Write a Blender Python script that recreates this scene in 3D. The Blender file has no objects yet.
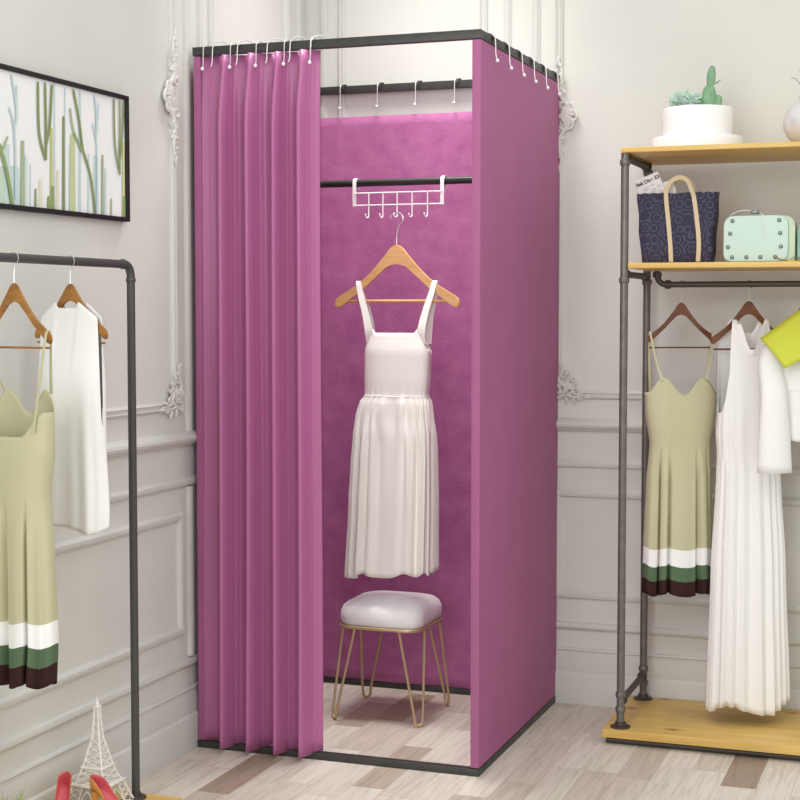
import bpy, bmesh, math, random
from math import sin, cos, pi, radians, floor, exp, hypot
from mathutils import Vector, Matrix
random.seed(7)
COL = bpy.context.scene.collection
OFF = {}

# ------------------------------------------------------------------ materials
def lin(h):
    if isinstance(h, str):
        h = h.lstrip('#'); c = [int(h[i:i+2], 16) / 255 for i in (0, 2, 4)]
    else:
        c = list(h)
    return tuple((x / 12.92 if x <= .04045 else ((x + .055) / 1.055) ** 2.4) for x in c) + (1,)

def mat(name, col, rough=.6, metal=0, col2=None, nscale=20, nstretch=(1, 1, 1), bump=0, bscale=200, sheen=0, spec=.5, lo=.35, hi=.65, detail=4, coat=0):
    m = bpy.data.materials.new(name); m.use_nodes = True
    nt = m.node_tree; b = nt.nodes['Principled BSDF']
    b.inputs['Base Color'].default_value = lin(col)
    b.inputs['Roughness'].default_value = rough
    b.inputs['Metallic'].default_value = metal
    b.inputs['Specular IOR Level'].default_value = spec
    if sheen:
        b.inputs['Sheen Weight'].default_value = sheen
        b.inputs['Sheen Roughness'].default_value = .4
        b.inputs['Sheen Tint'].default_value = lin(col)
    if coat: b.inputs['Coat Weight'].default_value = coat
    tc = nt.nodes.new('ShaderNodeTexCoord')
    mp = nt.nodes.new('ShaderNodeMapping'); mp.inputs['Scale'].default_value = nstretch
    nt.links.new(tc.outputs['Object'], mp.inputs['Vector'])
    if col2 is not None:
        n = nt.nodes.new('ShaderNodeTexNoise'); n.inputs['Scale'].default_value = nscale; n.inputs['Detail'].default_value = detail
        r = nt.nodes.new('ShaderNodeValToRGB')
        r.color_ramp.elements[0].position = lo; r.color_ramp.elements[0].color = lin(col)
        r.color_ramp.elements[1].position = hi; r.color_ramp.elements[1].color = lin(col2)
        nt.links.new(mp.outputs['Vector'], n.inputs['Vector'])
        nt.links.new(n.outputs['Fac'], r.inputs['Fac'])
        nt.links.new(r.outputs['Color'], b.inputs['Base Color'])
    if bump:
        n2 = nt.nodes.new('ShaderNodeTexNoise'); n2.inputs['Scale'].default_value = bscale; n2.inputs['Detail'].default_value = 3
        bp = nt.nodes.new('ShaderNodeBump'); bp.inputs['Strength'].default_value = bump; bp.inputs['Distance'].default_value = .002
        nt.links.new(mp.outputs['Vector'], n2.inputs['Vector'])
        nt.links.new(n2.outputs['Fac'], bp.inputs['Height'])
        nt.links.new(bp.outputs['Normal'], b.inputs['Normal'])
    return m

M = {}
M['wall'] = mat('wall_paint', '#dadad3', .75, bump=.15, bscale=60, col2='#d5d5cf', nscale=3)
M['trim'] = mat('trim_paint', '#d0d0ca', .65, bump=.05, bscale=60)
M['plaster'] = mat('ornament_plaster', '#d6d3cf', .7, bump=.1, bscale=300)
M['curtain'] = mat('mauve_satin', '#b06794', .34, sheen=.3, bump=.06, bscale=900, spec=.35)
M['panel'] = mat('mauve_panel_fabric', '#a5618a', .65, sheen=.25, bump=.08, bscale=900, spec=.3, col2='#a25e87', nscale=6)
M['velvet'] = mat('plum_velvet', '#a45c8d', .8, sheen=.3, col2='#b8749f', nscale=17, bump=.5, bscale=90, spec=.2, lo=.25, hi=.75, detail=12)
M['black'] = mat('black_metal', '#3a3a38', .45, .3, col2='#424240', nscale=30)
M['blackin'] = mat('dark_rod_metal', '#2c2b2a', .4, .3)
M['clip'] = mat('dark_clip_rubber', '#33322f', .6)
M['wire'] = mat('pale_wire', '#d9d6d4', .3, .3)
M['bead'] = mat('white_bead', '#f0eef2', .3)
M['whitemetal'] = mat('white_lacquered_metal', '#ece3e6', .35)
M['chrome'] = mat('chrome_wire', '#d8d8d8', .25, .8)
M['maple'] = mat('maple_wood', '#e2b57c', .45, col2='#d7a569', nscale=8, nstretch=(1, 1, 9), bump=.05)
M['honey'] = mat('honey_wood', '#a8742f', .4, col2='#8c5a20', nscale=14, nstretch=(1, 1, 5), coat=.2)
M['walnut'] = mat('walnut_wood', '#75401f', .38, col2='#582b12', nscale=14, nstretch=(1, 1, 5), coat=.2)
M['ivory'] = mat('ivory_linen', '#f3f1ea', .8, bump=.15, bscale=700, sheen=.1, spec=.2)
M['white_cloth'] = mat('white_cloth', '#f1f0ee', .75, bump=.1, bscale=500, sheen=.1, spec=.2)
M['sage'] = mat('sage_cloth', '#c5c1a0', .75, bump=.08, bscale=700, spec=.2, col2='#c1be9b', nscale=5)
M['band_white'] = mat('band_white', '#f4f3f1', .75, spec=.2)
M['band_green'] = mat('band_green', '#5a7055', .8, spec=.2)
M['band_dark'] = mat('band_brown', '#38201f', .8, spec=.2)
M['lime'] = mat('lime_cloth', '#cdd24a', .7, bump=.05, bscale=500, spec=.2)
M['plush'] = mat('white_plush', '#f6f6f6', .9, bump=.35, bscale=260, sheen=.3, spec=.2)
M['gold'] = mat('brushed_gold', '#c6b088', .38, .45)
M['pipe'] = mat('grey_iron_pipe', '#75726d', .45, .45, col2='#696660', nscale=40)
M['pipe_dark'] = mat('dark_iron_pipe', '#4b4641', .5, .4)
M['rackpaint'] = mat('charcoal_painted_steel', '#4b4b4a', .42, .25)
M['pot'] = mat('white_ceramic', '#f3f2f0', .45)
M['cactus'] = mat('cactus_green', '#86ab86', .6, col2='#6f9a75', nscale=40)
M['succulent'] = mat('succulent_green', '#cbddd0', .6, col2='#b2cfbe', nscale=60)
M['vase'] = mat('pearl_ceramic', '#dedbdc', .25, .25)
M['strap'] = mat('beige_webbing', '#d3c19f', .75, bump=.2, bscale=500)
M['paper'] = mat('newsprint', '#eeecea', .8, spec=.2)
M['ink'] = mat('ink', '#2a2b30', .8)
M['inkgrey'] = mat('grey_ink', '#94949a', .8)
M['red'] = mat('red_ink', '#c33a2e', .7)
M['mint'] = mat('mint_leather', '#c5ddd3', .5, bump=.08, bscale=300)
M['mintedge'] = mat('mint_edge_leather', '#c4d5bb', .5)
M['teal'] = mat('pale_teal_leather', '#8fc2b2', .5)
M['stud'] = mat('dark_stud', '#5d6b66', .3, .6)
M['brass'] = mat('brass_chain', '#b99f52', .35, .8)
M['frame'] = mat('black_frame_lacquer', '#121214', .6)
M['canvas'] = mat('canvas_white', '#eef0f0', .75, col2='#f3f3f2', nscale=3)
M['tower'] = mat('white_enamel', '#efece6', .45)
M['shoe_in'] = mat('coral_insole', '#cf5a62', .55)
M['shoe_out'] = mat('tan_leather', '#d59a4e', .45)
M['grass'] = mat('grass_blade', '#7c9a36', .6, col2='#a5b95a', nscale=30)

def wood_board(knots=()):
    m = bpy.data.materials.new('yellow_pine_board'); m.use_nodes = True
    nt = m.node_tree; N = nt.nodes; L = nt.links; b = N['Principled BSDF']
    tc = N.new('ShaderNodeTexCoord'); mp = N.new('ShaderNodeMapping'); mp.inputs['Scale'].default_value = (1.2, 14, 14)
    L.new(tc.outputs['Object'], mp.inputs['Vector'])
    n = N.new('ShaderNodeTexNoise'); n.inputs['Scale'].default_value = 3; n.inputs['Detail'].default_value = 6; n.inputs['Distortion'].default_value = .6
    L.new(mp.outputs['Vector'], n.inputs['Vector'])
    r = N.new('ShaderNodeValToRGB')
    r.color_ramp.elements[0].position = .3; r.color_ramp.elements[0].color = lin('#dcba6c')
    r.color_ramp.elements[1].position = .72; r.color_ramp.elements[1].color = lin('#cba353')
    L.new(n.outputs['Fac'], r.inputs['Fac'])
    last = r.outputs['Color']
    for (kx, ky, rx, ry) in knots:
        k1 = N.new('ShaderNodeMapping'); k1.vector_type = 'TEXTURE'; k1.inputs['Location'].default_value = (kx, ky, .047); k1.inputs['Scale'].default_value = (rx, ry, 1)
        L.new(tc.outputs['Object'], k1.inputs['Vector'])
        ln_ = N.new('ShaderNodeVectorMath'); ln_.operation = 'LENGTH'; L.new(k1.outputs['Vector'], ln_.inputs[0])
        kr = N.new('ShaderNodeValToRGB')
        kr.color_ramp.elements[0].position = .25; kr.color_ramp.elements[0].color = (.85, .85, .85, 1)
        kr.color_ramp.elements[1].position = 1; kr.color_ramp.elements[1].color = (0, 0, 0, 1)
        L.new(ln_.outputs['Value'], kr.inputs['Fac'])
        mx = N.new('ShaderNodeMixRGB'); mx.inputs['Color2'].default_value = lin('#8f4a1c')
        L.new(kr.outputs['Color'], mx.inputs['Fac']); L.new(last, mx.inputs['Color1']); last = mx.outputs['Color']
    L.new(last, b.inputs['Base Color'])
    b.inputs['Roughness'].default_value = .45
    return m
M['board'] = wood_board()
M['knotty'] = wood_board(((-.372, -.148, .032, .016), (-.535, .049, .024, .022), (-.453, .192, .03, .012), (-.062, .16, .028, .014), (.3, -.05, .03, .014)))

def floor_mat():
    m = bpy.data.materials.new('oak_stave_floor'); m.use_nodes = True
    nt = m.node_tree; N = nt.nodes; L = nt.links; b = N['Principled BSDF']
    def math_(op, a, bb=None):
        n = N.new('ShaderNodeMath'); n.operation = op
        for i, x in enumerate((a, bb)):
            if x is None: continue
            if isinstance(x, (int, float)): n.inputs[i].default_value = x
            else: L.new(x, n.inputs[i])
        return n.outputs[0]
    tc = N.new('ShaderNodeTexCoord'); s = N.new('ShaderNodeSeparateXYZ'); L.new(tc.outputs['Object'], s.inputs[0])
    X = math_('ADD', s.outputs['X'], 20.062); Y = math_('ADD', s.outputs['Y'], 20)
    rx = math_('DIVIDE', X, .092); row = math_('FLOOR', rx)
    w1 = N.new('ShaderNodeTexWhiteNoise'); w1.noise_dimensions = '1D'; L.new(row, w1.inputs['W'])
    ln = math_('ADD', math_('MULTIPLY', w1.outputs['Value'], .22), .27)
    ry = math_('ADD', math_('DIVIDE', Y, ln), math_('MULTIPLY', w1.outputs['Value'], 37.3)); idx = math_('FLOOR', ry)
    cb = N.new('ShaderNodeCombineXYZ'); L.new(row, cb.inputs[0]); L.new(idx, cb.inputs[1])
    w2 = N.new('ShaderNodeTexWhiteNoise'); w2.noise_dimensions = '2D'; L.new(cb.outputs[0], w2.inputs['Vector'])
    r = N.new('ShaderNodeValToRGB'); cr = r.color_ramp; cr.interpolation = 'LINEAR'
    cr.elements[0].position = 0; cr.elements[0].color = lin('#978371')
    cr.elements[1].position = 1; cr.elements[1].color = lin('#e2dacf')
    for p, c in ((.07, '#a79584'), (.12, '#c8bcae'), (.4, '#d2c8bc'), (.7, '#dad1c6')):
        e = cr.elements.new(p); e.color = lin(c)
    L.new(w2.outputs['Value'], r.inputs['Fac'])
    # grain
    cb2 = N.new('ShaderNodeCombineXYZ')
    L.new(math_('ADD', math_('MULTIPLY', X, 40), math_('MULTIPLY', idx, 3.7)), cb2.inputs[0])
    L.new(math_('MULTIPLY', Y, 2.4), cb2.inputs[1]); L.new(w2.outputs['Value'], cb2.inputs[2])
    n = N.new('ShaderNodeTexNoise'); n.inputs['Scale'].default_value = 2; n.inputs['Detail'].default_value = 7; n.inputs['Distortion'].default_value = .8
    L.new(cb2.outputs[0], n.inputs['Vector'])
    gr = N.new('ShaderNodeValToRGB')
    gr.color_ramp.elements[0].position = .32; gr.color_ramp.elements[0].color = (.74, .71, .67, 1)
    gr.color_ramp.elements[1].position = .56; gr.color_ramp.elements[1].color = (1, 1, 1, 1)
    L.new(n.outputs['Fac'], gr.inputs['Fac'])
    mx = N.new('ShaderNodeMixRGB'); mx.blend_type = 'MULTIPLY'; mx.inputs['Fac'].default_value = .75
    L.new(r.outputs['Color'], mx.inputs['Color1']); L.new(gr.outputs['Color'], mx.inputs['Color2'])
    # seams
    fx = math_('FRACT', rx); fy = math_('FRACT', ry)
    sx = math_('LESS_THAN', fx, .018); sy = math_('LESS_THAN', fy, .006)
    seam = math_('MULTIPLY', math_('MAXIMUM', sx, sy), .35)
    mx2 = N.new('ShaderNodeMixRGB'); mx2.inputs['Color2'].default_value = lin('#7d6f62')
    L.new(seam, mx2.inputs['Fac']); L.new(mx.outputs['Color'], mx2.inputs['Color1'])
    L.new(mx2.outputs['Color'], b.inputs['Base Color'])
    b.inputs['Roughness'].default_value = .5
    bp = N.new('ShaderNodeBump'); bp.inputs['Strength'].default_value = .15; bp.inputs['Distance'].default_value = .001
    L.new(n.outputs['Fac'], bp.inputs['Height']); L.new(bp.outputs['Normal'], b.inputs['Normal'])
    return m
M['floor'] = floor_mat()

def quilt_mat():
    m = bpy.data.materials.new('navy_floral_quilt'); m.use_nodes = True
    nt = m.node_tree; N = nt.nodes; L = nt.links; b = N['Principled BSDF']
    tc = N.new('ShaderNodeTexCoord'); mp = N.new('ShaderNodeMapping'); mp.inputs['Scale'].default_value = (1, .35, 1)
    L.new(tc.outputs['Object'], mp.inputs['Vector'])
    v = N.new('ShaderNodeTexVoronoi'); v.inputs['Scale'].default_value = 32; v.inputs['Randomness'].default_value = .5
    L.new(mp.outputs['Vector'], v.inputs['Vector'])
    w = N.new('ShaderNodeMath'); w.operation = 'SINE'
    k = N.new('ShaderNodeMath'); k.operation = 'MULTIPLY'; k.inputs[1].default_value = 21
    L.new(v.outputs['Distance'], k.inputs[0]); L.new(k.outputs[0], w.inputs[0])
    r = N.new('ShaderNodeValToRGB')
    r.color_ramp.elements[0].position = .5; r.color_ramp.elements[0].color = lin('#2f2d42')
    r.color_ramp.elements[1].position = 1; r.color_ramp.elements[1].color = lin('#525066')
    L.new(w.outputs[0], r.inputs['Fac']); L.new(r.outputs['Color'], b.inputs['Base Color'])
    bp = N.new('ShaderNodeBump'); bp.inputs['Strength'].default_value = .5; bp.inputs['Distance'].default_value = .004; bp.invert = True
    L.new(v.outputs['Distance'], bp.inputs['Height']); L.new(bp.outputs['Normal'], b.inputs['Normal'])
    b.inputs['Roughness'].default_value = .8
    return m
M['quilt'] = quilt_mat()

# ------------------------------------------------------------------ mesh helpers (world coordinates)
def nb(): return bmesh.new()

def box(bm, x0, x1, y0, y1, z0, z1, bev=0):
    r = bmesh.ops.create_cube(bm, size=1)
    vs = r['verts']
    for v in vs:
        v.co = Vector(((x0 + x1) / 2 + v.co.x * (x1 - x0), (y0 + y1) / 2 + v.co.y * (y1 - y0), (z0 + z1) / 2 + v.co.z * (z1 - z0)))
    if bev:
        es = list({e for v in vs for e in v.link_edges})
        bmesh.ops.bevel(bm, geom=es, offset=bev, segments=2, affect='EDGES', profile=.6)
    return bm

def tube(bm, pts, r, seg=10, closed=False, cap=True, flat=None):
    pts = [Vector(p) for p in pts]; n = len(pts)
    if not isinstance(r, (list, tuple)): r = [r] * n
    T = []
    for i in range(n):
        if closed: t = pts[(i + 1) % n] - pts[i - 1]
        else: t = pts[min(i + 1, n - 1)] - pts[max(i - 1, 0)]
        T.append(t.normalized())
    a = Vector((0, 0, 1)) if abs(T[0].z) < .9 else Vector((1, 0, 0))
    nrm = (a - T[0] * a.dot(T[0])).normalized(); rings = []
    for i in range(n):
        nrm = (nrm - T[i] * nrm.dot(T[i])).normalized(); b = T[i].cross(nrm)
        rings.append([bm.verts.new(pts[i] + (nrm * cos(2 * pi * k / seg) + b * sin(2 * pi * k / seg)) * r[i]) for k in range(seg)])
    m = n if closed else n - 1
    for i in range(m):
        A, B = rings[i], rings[(i + 1) % n]
        for k in range(seg):
            bm.faces.new((A[k], A[(k + 1) % seg], B[(k + 1) % seg], B[k]))
    if cap and not closed:
        bm.faces.new(rings[0][::-1]); bm.faces.new(rings[-1])
    return bm

def cyl(bm, p0, p1, r, seg=20): return tube(bm, [p0, p1], r, seg)

def lathe(bm, c, prof, seg=32):
    rings = []
    for (r, z) in prof:
        rings.append([bm.verts.new((c[0] + r * cos(2 * pi * k / seg), c[1] + r * sin(2 * pi * k / seg), c[2] + z)) for k in range(seg)])
    for A, B in zip(rings, rings[1:]):
        for k in range(seg): bm.faces.new((A[k], A[(k + 1) % seg], B[(k + 1) % seg], B[k]))
    bm.faces.new(rings[0][::-1]); bm.faces.new(rings[-1])
    return bm

def prism(bm, pts, d, bev=0):
    """closed polygon pts (3D, planar) pushed along vector d"""
    d = Vector(d); A = [bm.verts.new(Vector(p)) for p in pts]; B = [bm.verts.new(Vector(p) + d) for p in pts]
    n = len(pts); fs = [bm.faces.new(A[::-1]), bm.faces.new(B)]
    for i in range(n): bm.faces.new((A[i], A[(i + 1) % n], B[(i + 1) % n], B[i]))
    if bev:
        es = [e for f in fs for e in f.edges]
        bmesh.ops.bevel(bm, geom=list(set(es)), offset=bev, segments=2, affect='EDGES')
    return bm

def ribbon(bm, pts, w, side, th=.0016):
    """strip through pts, widths w, side = width direction(s); thickness added both sides"""
    n = len(pts); pts = [Vector(p) for p in pts]
    if not isinstance(w, (list, tuple)): w = [w] * n
    if not isinstance(side, list): side = [side] * n
    rows = []
    for i in range(n):
        t = (pts[min(i + 1, n - 1)] - pts[max(i - 1, 0)]).normalized()
        s = Vector(side[i]); s = (s - t * s.dot(t)).normalized(); nn = t.cross(s)
        rows.append([bm.verts.new(pts[i] + s * w[i] / 2 * a + nn * th / 2 * b) for a, b in ((-1, -1), (1, -1), (1, 1), (-1, 1))])
    for A, B in zip(rows, rows[1:]):
        for k in range(4): bm.faces.new((A[k], A[(k + 1) % 4], B[(k + 1) % 4], B[k]))
    bm.faces.new(rows[0][::-1]); bm.faces.new(rows[-1])
    return bm

def smooth_path(pts, k=6):
    P = [Vector(p) for p in pts]; out = []
    for i in range(len(P) - 1):
        p0, p1, p2, p3 = P[max(i - 1, 0)], P[i], P[i + 1], P[min(i + 2, len(P) - 1)]
        for j in range(k):
            t = j / k
            out.append(.5 * ((2 * p1) + (p2 - p0) * t + (2 * p0 - 5 * p1 + 4 * p2 - p3) * t * t + (3 * p1 - p0 - 3 * p2 + p3) * t ** 3))
    out.append(P[-1]); return out

def obj(name, bm, m, parent=None, angle=38, solid=0, sub=0, label=None, base=None):
    bmesh.ops.recalc_face_normals(bm, faces=bm.faces) if not solid else None
    me = bpy.data.meshes.new(name)
    if parent is not None: off = OFF[parent.name]
    else:
        vs = [v.co for v in bm.verts]
        off = base if base else Vector(((min(v.x for v in vs) + max(v.x for v in vs)) / 2, (min(v.y for v in vs) + max(v.y for v in vs)) / 2, min(v.z for v in vs)))
        off = Vector(off)
    for v in bm.verts: v.co -= off
    for f in bm.faces: f.smooth = True
    bm.to_mesh(me); bm.free()
    me.set_sharp_from_angle(angle=radians(angle))
    for q in (m if isinstance(m, list) else [m]): me.materials.append(q)
    o = bpy.data.objects.new(name, me); COL.objects.link(o)
    if parent is not None: o.parent = parent
    else: o.location = off
    OFF[o.name] = off
    if solid:
        s = o.modifiers.new('thickness', 'SOLIDIFY'); s.thickness = solid; s.offset = 0
    if sub:
        s = o.modifiers.new('smooth', 'SUBSURF'); s.levels = sub; s.render_levels = sub
    if label: o['label'] = label
    return o

def thing(name, label, cat, loc, group=None):
    o = bpy.data.objects.new(name, None); COL.objects.link(o); o.empty_display_size = .05
    o.location = loc; OFF[o.name] = Vector(loc)
    o['label'] = label; o['category'] = cat
    if group: o['group'] = group
    return o

def tag(o, label, cat, group=None, kind=None):
    o['label'] = label; o['category'] = cat
    if group: o['group'] = group
    if kind: o['kind'] = kind
    return o

def struct(name, bm, m, parent=None, label=None):
    o = obj(name, bm, m, parent)
    if parent is None: o['kind'] = 'structure'
    if label: o['label'] = label
    return o

# ------------------------------------------------------------------ room shell
WX, WY = -2.065, 4.80
bm = nb(); box(bm, -2.25, 2.6, .2, 5.0, -.05, 0)
struct('floor', bm, M['floor'], label='pale multi-stave oak floor')
bm = nb(); box(bm, WX - .12, WX, .2, WY + .12, 0, 2.6)
struct('wall_left', bm, M['wall'], label='white panelled wall on the left')
bm = nb(); box(bm, WX, 2.6, WY, WY + .12, 0, 2.6)
struct('wall_back', bm, M['wall'], label='white panelled wall behind the booth and rack')

# moulding: a profile (distance from wall, offset across) run along a wall
PROF_FLAT = [(0, 0), (.004, 0), (.009, .003), (.011, .007), (.007, .010), (.007, .017), (.011, .020), (.009, .024), (.004, .027), (0, .027)]
PROF_BEAD = [(0, 0), (.010, .003), (.013, .010), (.012, .018), (.006, .023), (.004, .027), (0, .027)]
PROF_RAIL = [(0, -.004), (.010, -.002), (.014, .004), (.024, .010), (.027, .018), (.024, .026), (.016, .029), (.010, .036), (0, .038)]
BASE = [(0, 0), (.022, 0), (.022, .093), (.019, .099), (.015, .102), (.015, .140), (.010, .155), (.008, .168), (.012, .172), (.010, .178), (0, .180)]
def P3(wall, along, d, z):
    return (WX + d, along, z) if wall == 'L' else (along, WY - d, z)
def run_h(bm, wall, a0, a1, z, prof, flip=False):
    h = max(p[1] for p in prof)
    pts = [P3(wall, a0, d, z + (h - q if flip else q)) for d, q in prof]
    v = Vector(P3(wall, a1, 0, 0)) - Vector(P3(wall, a0, 0, 0))
    prism(bm, pts, v)
def run_v(bm, wall, a, z0, z1, prof, flip=False):
    h = max(p[1] for p in prof)
    pts = [P3(wall, a + (h - q if flip else q), d, z0) for d, q in prof]
    prism(bm, pts, (0, 0, z1 - z0))
def rect(wall, a0, a1, z0, z1, prof=PROF_FLAT, gap_low=0):
    bm = nb(); w = .027
    run_h(bm, wall, a0, a1, z0, prof); run_h(bm, wall, a0, a1, z1 - w, prof)
    run_v(bm, wall, a0, z0 + .002, z1 - .002, prof); run_v(bm, wall, a1 - w, z0 + .002, z1 - .002, prof)
    return bm
LA, LB = .2, WY
BA, BB = WX, 2.6
bm = nb(); run_h(bm, 'L', LA, LB, 0, BASE); struct('baseboard_left', bm, M['trim'])
bm = nb(); run_h(bm, 'B', BA, BB, 0, BASE); struct('baseboard_back', bm, M['trim'])
k = 1
def T(bm):
    global k
    struct('trim_%d' % k, bm, M['trim']); k += 1
for wall, a0, a1 in (('L', LA, LB), ('B', BA, BB)):
    bm = nb(); run_h(bm, wall, a0, a1, .236, PROF_BEAD, True); T(bm)
    bm = nb(); run_h(bm, wall, a0, a1, .760, PROF_BEAD); T(bm)
    bm = nb(); run_h(bm, wall, a0, a1, .880, PROF_RAIL); T(bm)
# lower frames
T(rect('L', 2.0, 3.888, .338, .692, PROF_BEAD))
T(rect('L', 4.10, 4.62, .338, .692, PROF_BEAD))
T(rect('B', -1.94, -1.42, .338, .692, PROF_BEAD))
T(rect('B', -1.21, 1.6, .338, .692, PROF_BEAD))
# upper frames
T(rect('L', 1.9, 3.862, .979, 2.45))
T(rect('L', 4.075, 4.640, .979, 2.45))
T(rect('B', -1.950, -1.432, .979, 2.45))
T(rect('B', -1.210, 1.6, .979, 2.45))
for wall, a in (('L', 3.920), ('L', 4.005), ('L', 4.715), ('B', -2.014), ('B', -1.380), ('B', -1.286)):
    bm = nb(); run_v(bm, wall, a, .915, 2.6, PROF_BEAD)
    run_v(bm, wall, a, .268, .758, PROF_BEAD); T(bm)

# plaster scroll ornaments
def ornament(wall, a, z, s, corner, flip, lab):
    """carved scrollwork: mid piece spreads up and down, corner piece spreads along two mouldings"""
    bm = nb(); f = -1 if flip else 1
    def W(p, q, d=.013): return P3(wall, a + f * p * s, d, z + q * s)
    def spiral(cx, cy, r0, turns, start, hand, w):
        pts = []; rs = []; N = int(22 * turns) + 4
        for i in range(N):
            t = i / (N - 1); ang = start + hand * turns * 2 * pi * t; r = r0 * (1 - .85 * t)
            pts.append(W(cx + r * cos(ang), cy + r * sin(ang))); rs.append(w * (1 - .5 * t) * s)
        tube(bm, pts, rs, 6)
    def leaf(x0, y0, ang, ln, w):
        pts = [W(x0 + cos(ang) * ln * t, y0 + sin(ang) * ln * t + .12 * ln * sin(pi * t)) for t in (0, .2, .45, .7, .9, 1)]
        tube(bm, pts, [w * .3 * s, w * .8 * s, w * s, w * .75 * s, w * .35 * s, .0008], 6)
    def stem(pp, w):
        pts = smooth_path([W(*q) for q in pp], 5); n = len(pts)
        tube(bm, pts, [w * s * (.5 + .7 * sin(pi * i / (n - 1))) for i in range(n)], 6)
    if not corner:
        for sg in (1, -1):
            stem([(0, 0), (.35, sg * .25), (.10, sg * .6), (.04, sg * 1.0), (.12, sg * 1.35), (.02, sg * 1.75)], .06)
            spiral(.32, sg * .28, .2, 1.3, -sg * pi / 2, sg, .055)
            spiral(.06, sg * .72, .16, 1.2, 0, sg, .05)
            spiral(-.06, sg * .42, .15, 1.2, pi, -sg, .045)
            spiral(.08, sg * 1.18, .12, 1.1, 0, -sg, .04)
            for j in range(5): leaf(.02, sg * (.35 + .3 * j), sg * (.5 + .1 * j), .26 - .03 * j, .07)
            for j in range(4): leaf(-.02, sg * (.5 + .3 * j), pi - sg * (.6 + .1 * j), .2 - .03 * j, .06)
            leaf(0, sg * 1.6, sg * pi / 2, .35, .06)
        for j in range(-3, 4): leaf(.1, 0, j * .36, .52 - .04 * abs(j), .085)
        stem([(.0, .3), (.45, .2), (.62, 0), (.45, -.2), (0, -.3)], .05)
    else:
        stem([(0, 1.5), (.15, 1.1), (0, .75), (.3, .45), (.55, .5), (.6, .25), (.4, .1), (.75, .0), (1.1, .1), (1.5, 0)], .06)
        for cx, cy, r, h in ((.22, .95, .18, 1), (.5, .62, .2, -1), (.25, .35, .24, 1), (.75, .28, .18, -1), (.02, .05, .16, 1), (.95, .0, .14, 1), (.02, .62, .14, -1)):
            spiral(cx, cy, r, 1.3, .5 * cx + h, h, .055)
        for cx, cy, an in ((.1, 1.2, 1.2), (.3, .9, .9), (.45, .7, .6), (.6, .5, .5), (.2, .2, .8), (.9, .15, .2), (1.1, 0, -.1), (0, 0, 3.9), (.3, 0, 5), (0, .4, 2.6), (.6, -.05, 5.2)):
            leaf(cx, cy, an, .28, .075)
        for j in range(5): leaf(.3, .3, .1 + j * .35, .45, .07)
    o = obj('wall_ornament', bm, M['plaster']); return tag(o, lab, 'ornament', 'carved plaster scrolls on the panel mouldings')
ornament('L', 3.848, 1.85, .098, False, True, 'carved plaster scroll on the left wall moulding, high beside the picture')
ornament('L', 3.868, .985, .085, True, True, 'carved plaster corner scroll low on the left wall beside the curtain')
ornament('B', -1.197, 1.872, .098, False, False, 'carved plaster scroll on the back wall near the top of the booth')
ornament('B', -1.190, .985, .075, True, False, 'carved plaster corner scroll low on the back wall beside the booth')

# ------------------------------------------------------------------ garment helpers
def frame_fn(c, deg):
    a = radians(deg); h = Vector((cos(a), sin(a), 0)); n = Vector((-sin(a), cos(a), 0)); c = Vector((c[0], c[1], 0))
    def F(x, y, z): return c + h * x + n * y + Vector((0, 0, z))
    F.h = h; F.n = n
    return F

def interp(tab, z):
    if z >= tab[0][0]: return tab[0][1:]
    for A, B in zip(tab, tab[1:]):
        if z >= B[0]:
            t = (A[0] - z) / (A[0] - B[0]); t = t * t * (3 - 2 * t) * .5 + t * .5
            return [p + (q - p) * t for p, q in zip(A[1:], B[1:])]
    return tab[-1][1:]

def garment(bm, F, tab, ztop, zsplit, zbot, wave, hem=None, nth=220, n1=16, n2=40, bands=None, power=.8, levels=None):
    """tab rows: z, half width, half depth, fold depth, centre shift. front faces local -y."""
    rings = []
    zs = [('u', i / n1) for i in range(n1 + 1)]
    if levels is None: levels = [zsplit + (zbot - zsplit) * i / n2 for i in range(1, n2 + 1)]
    zs += [('l', z) for z in levels]
    for kind, q in zs:
        ring = []
        for k in range(nth):
            th = 2 * pi * k / nth; cx, sx = cos(th), sin(th)
            xf = (abs(cx) ** power) * (1 if cx >= 0 else -1); yf = (abs(sx) ** power) * (1 if sx >= 0 else -1)
            if kind == 'u':
                zt = ztop(xf, yf < 0); z = zt + (zsplit - zt) * q      # yf>0 => back
            else: z = q
            a, b, amp, sh = interp(tab, z)
            zz = z
            if hem and kind == 'l': zz = z + hem(th) * (zsplit - z) / (zsplit - zbot)
            w = wave(th, z) * amp
            nx, ny = cx / max(a, .01), sx / max(b, .01); nl = hypot(nx, ny)
            x = a * xf + sh + w * nx / nl; y = b * yf + w * ny / nl
            ring.append(bm.verts.new(F(x, y, zz)))
        rings.append(ring)
    for i, (A, B) in enumerate(zip(rings, rings[1:])):
        zm = zs[i][1] if zs[i][0] == 'l' else zsplit + .001
        for k in range(nth):
            f = bm.faces.new((A[k], B[k], B[(k + 1) % nth], A[(k + 1) % nth]))
            if bands:
                for bi, (lo_, hi_) in enumerate(bands):
                    if lo_ - 1e-4 <= (zm + (zs[i + 1][1] if zs[i + 1][0] == 'l' else zsplit)) / 2 < hi_: f.material_index = bi + 1
    return bm

def ss(a, b, x):
    t = min(1, max(0, (x - a) / (b - a))); return t * t * (3 - 2 * t)

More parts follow.
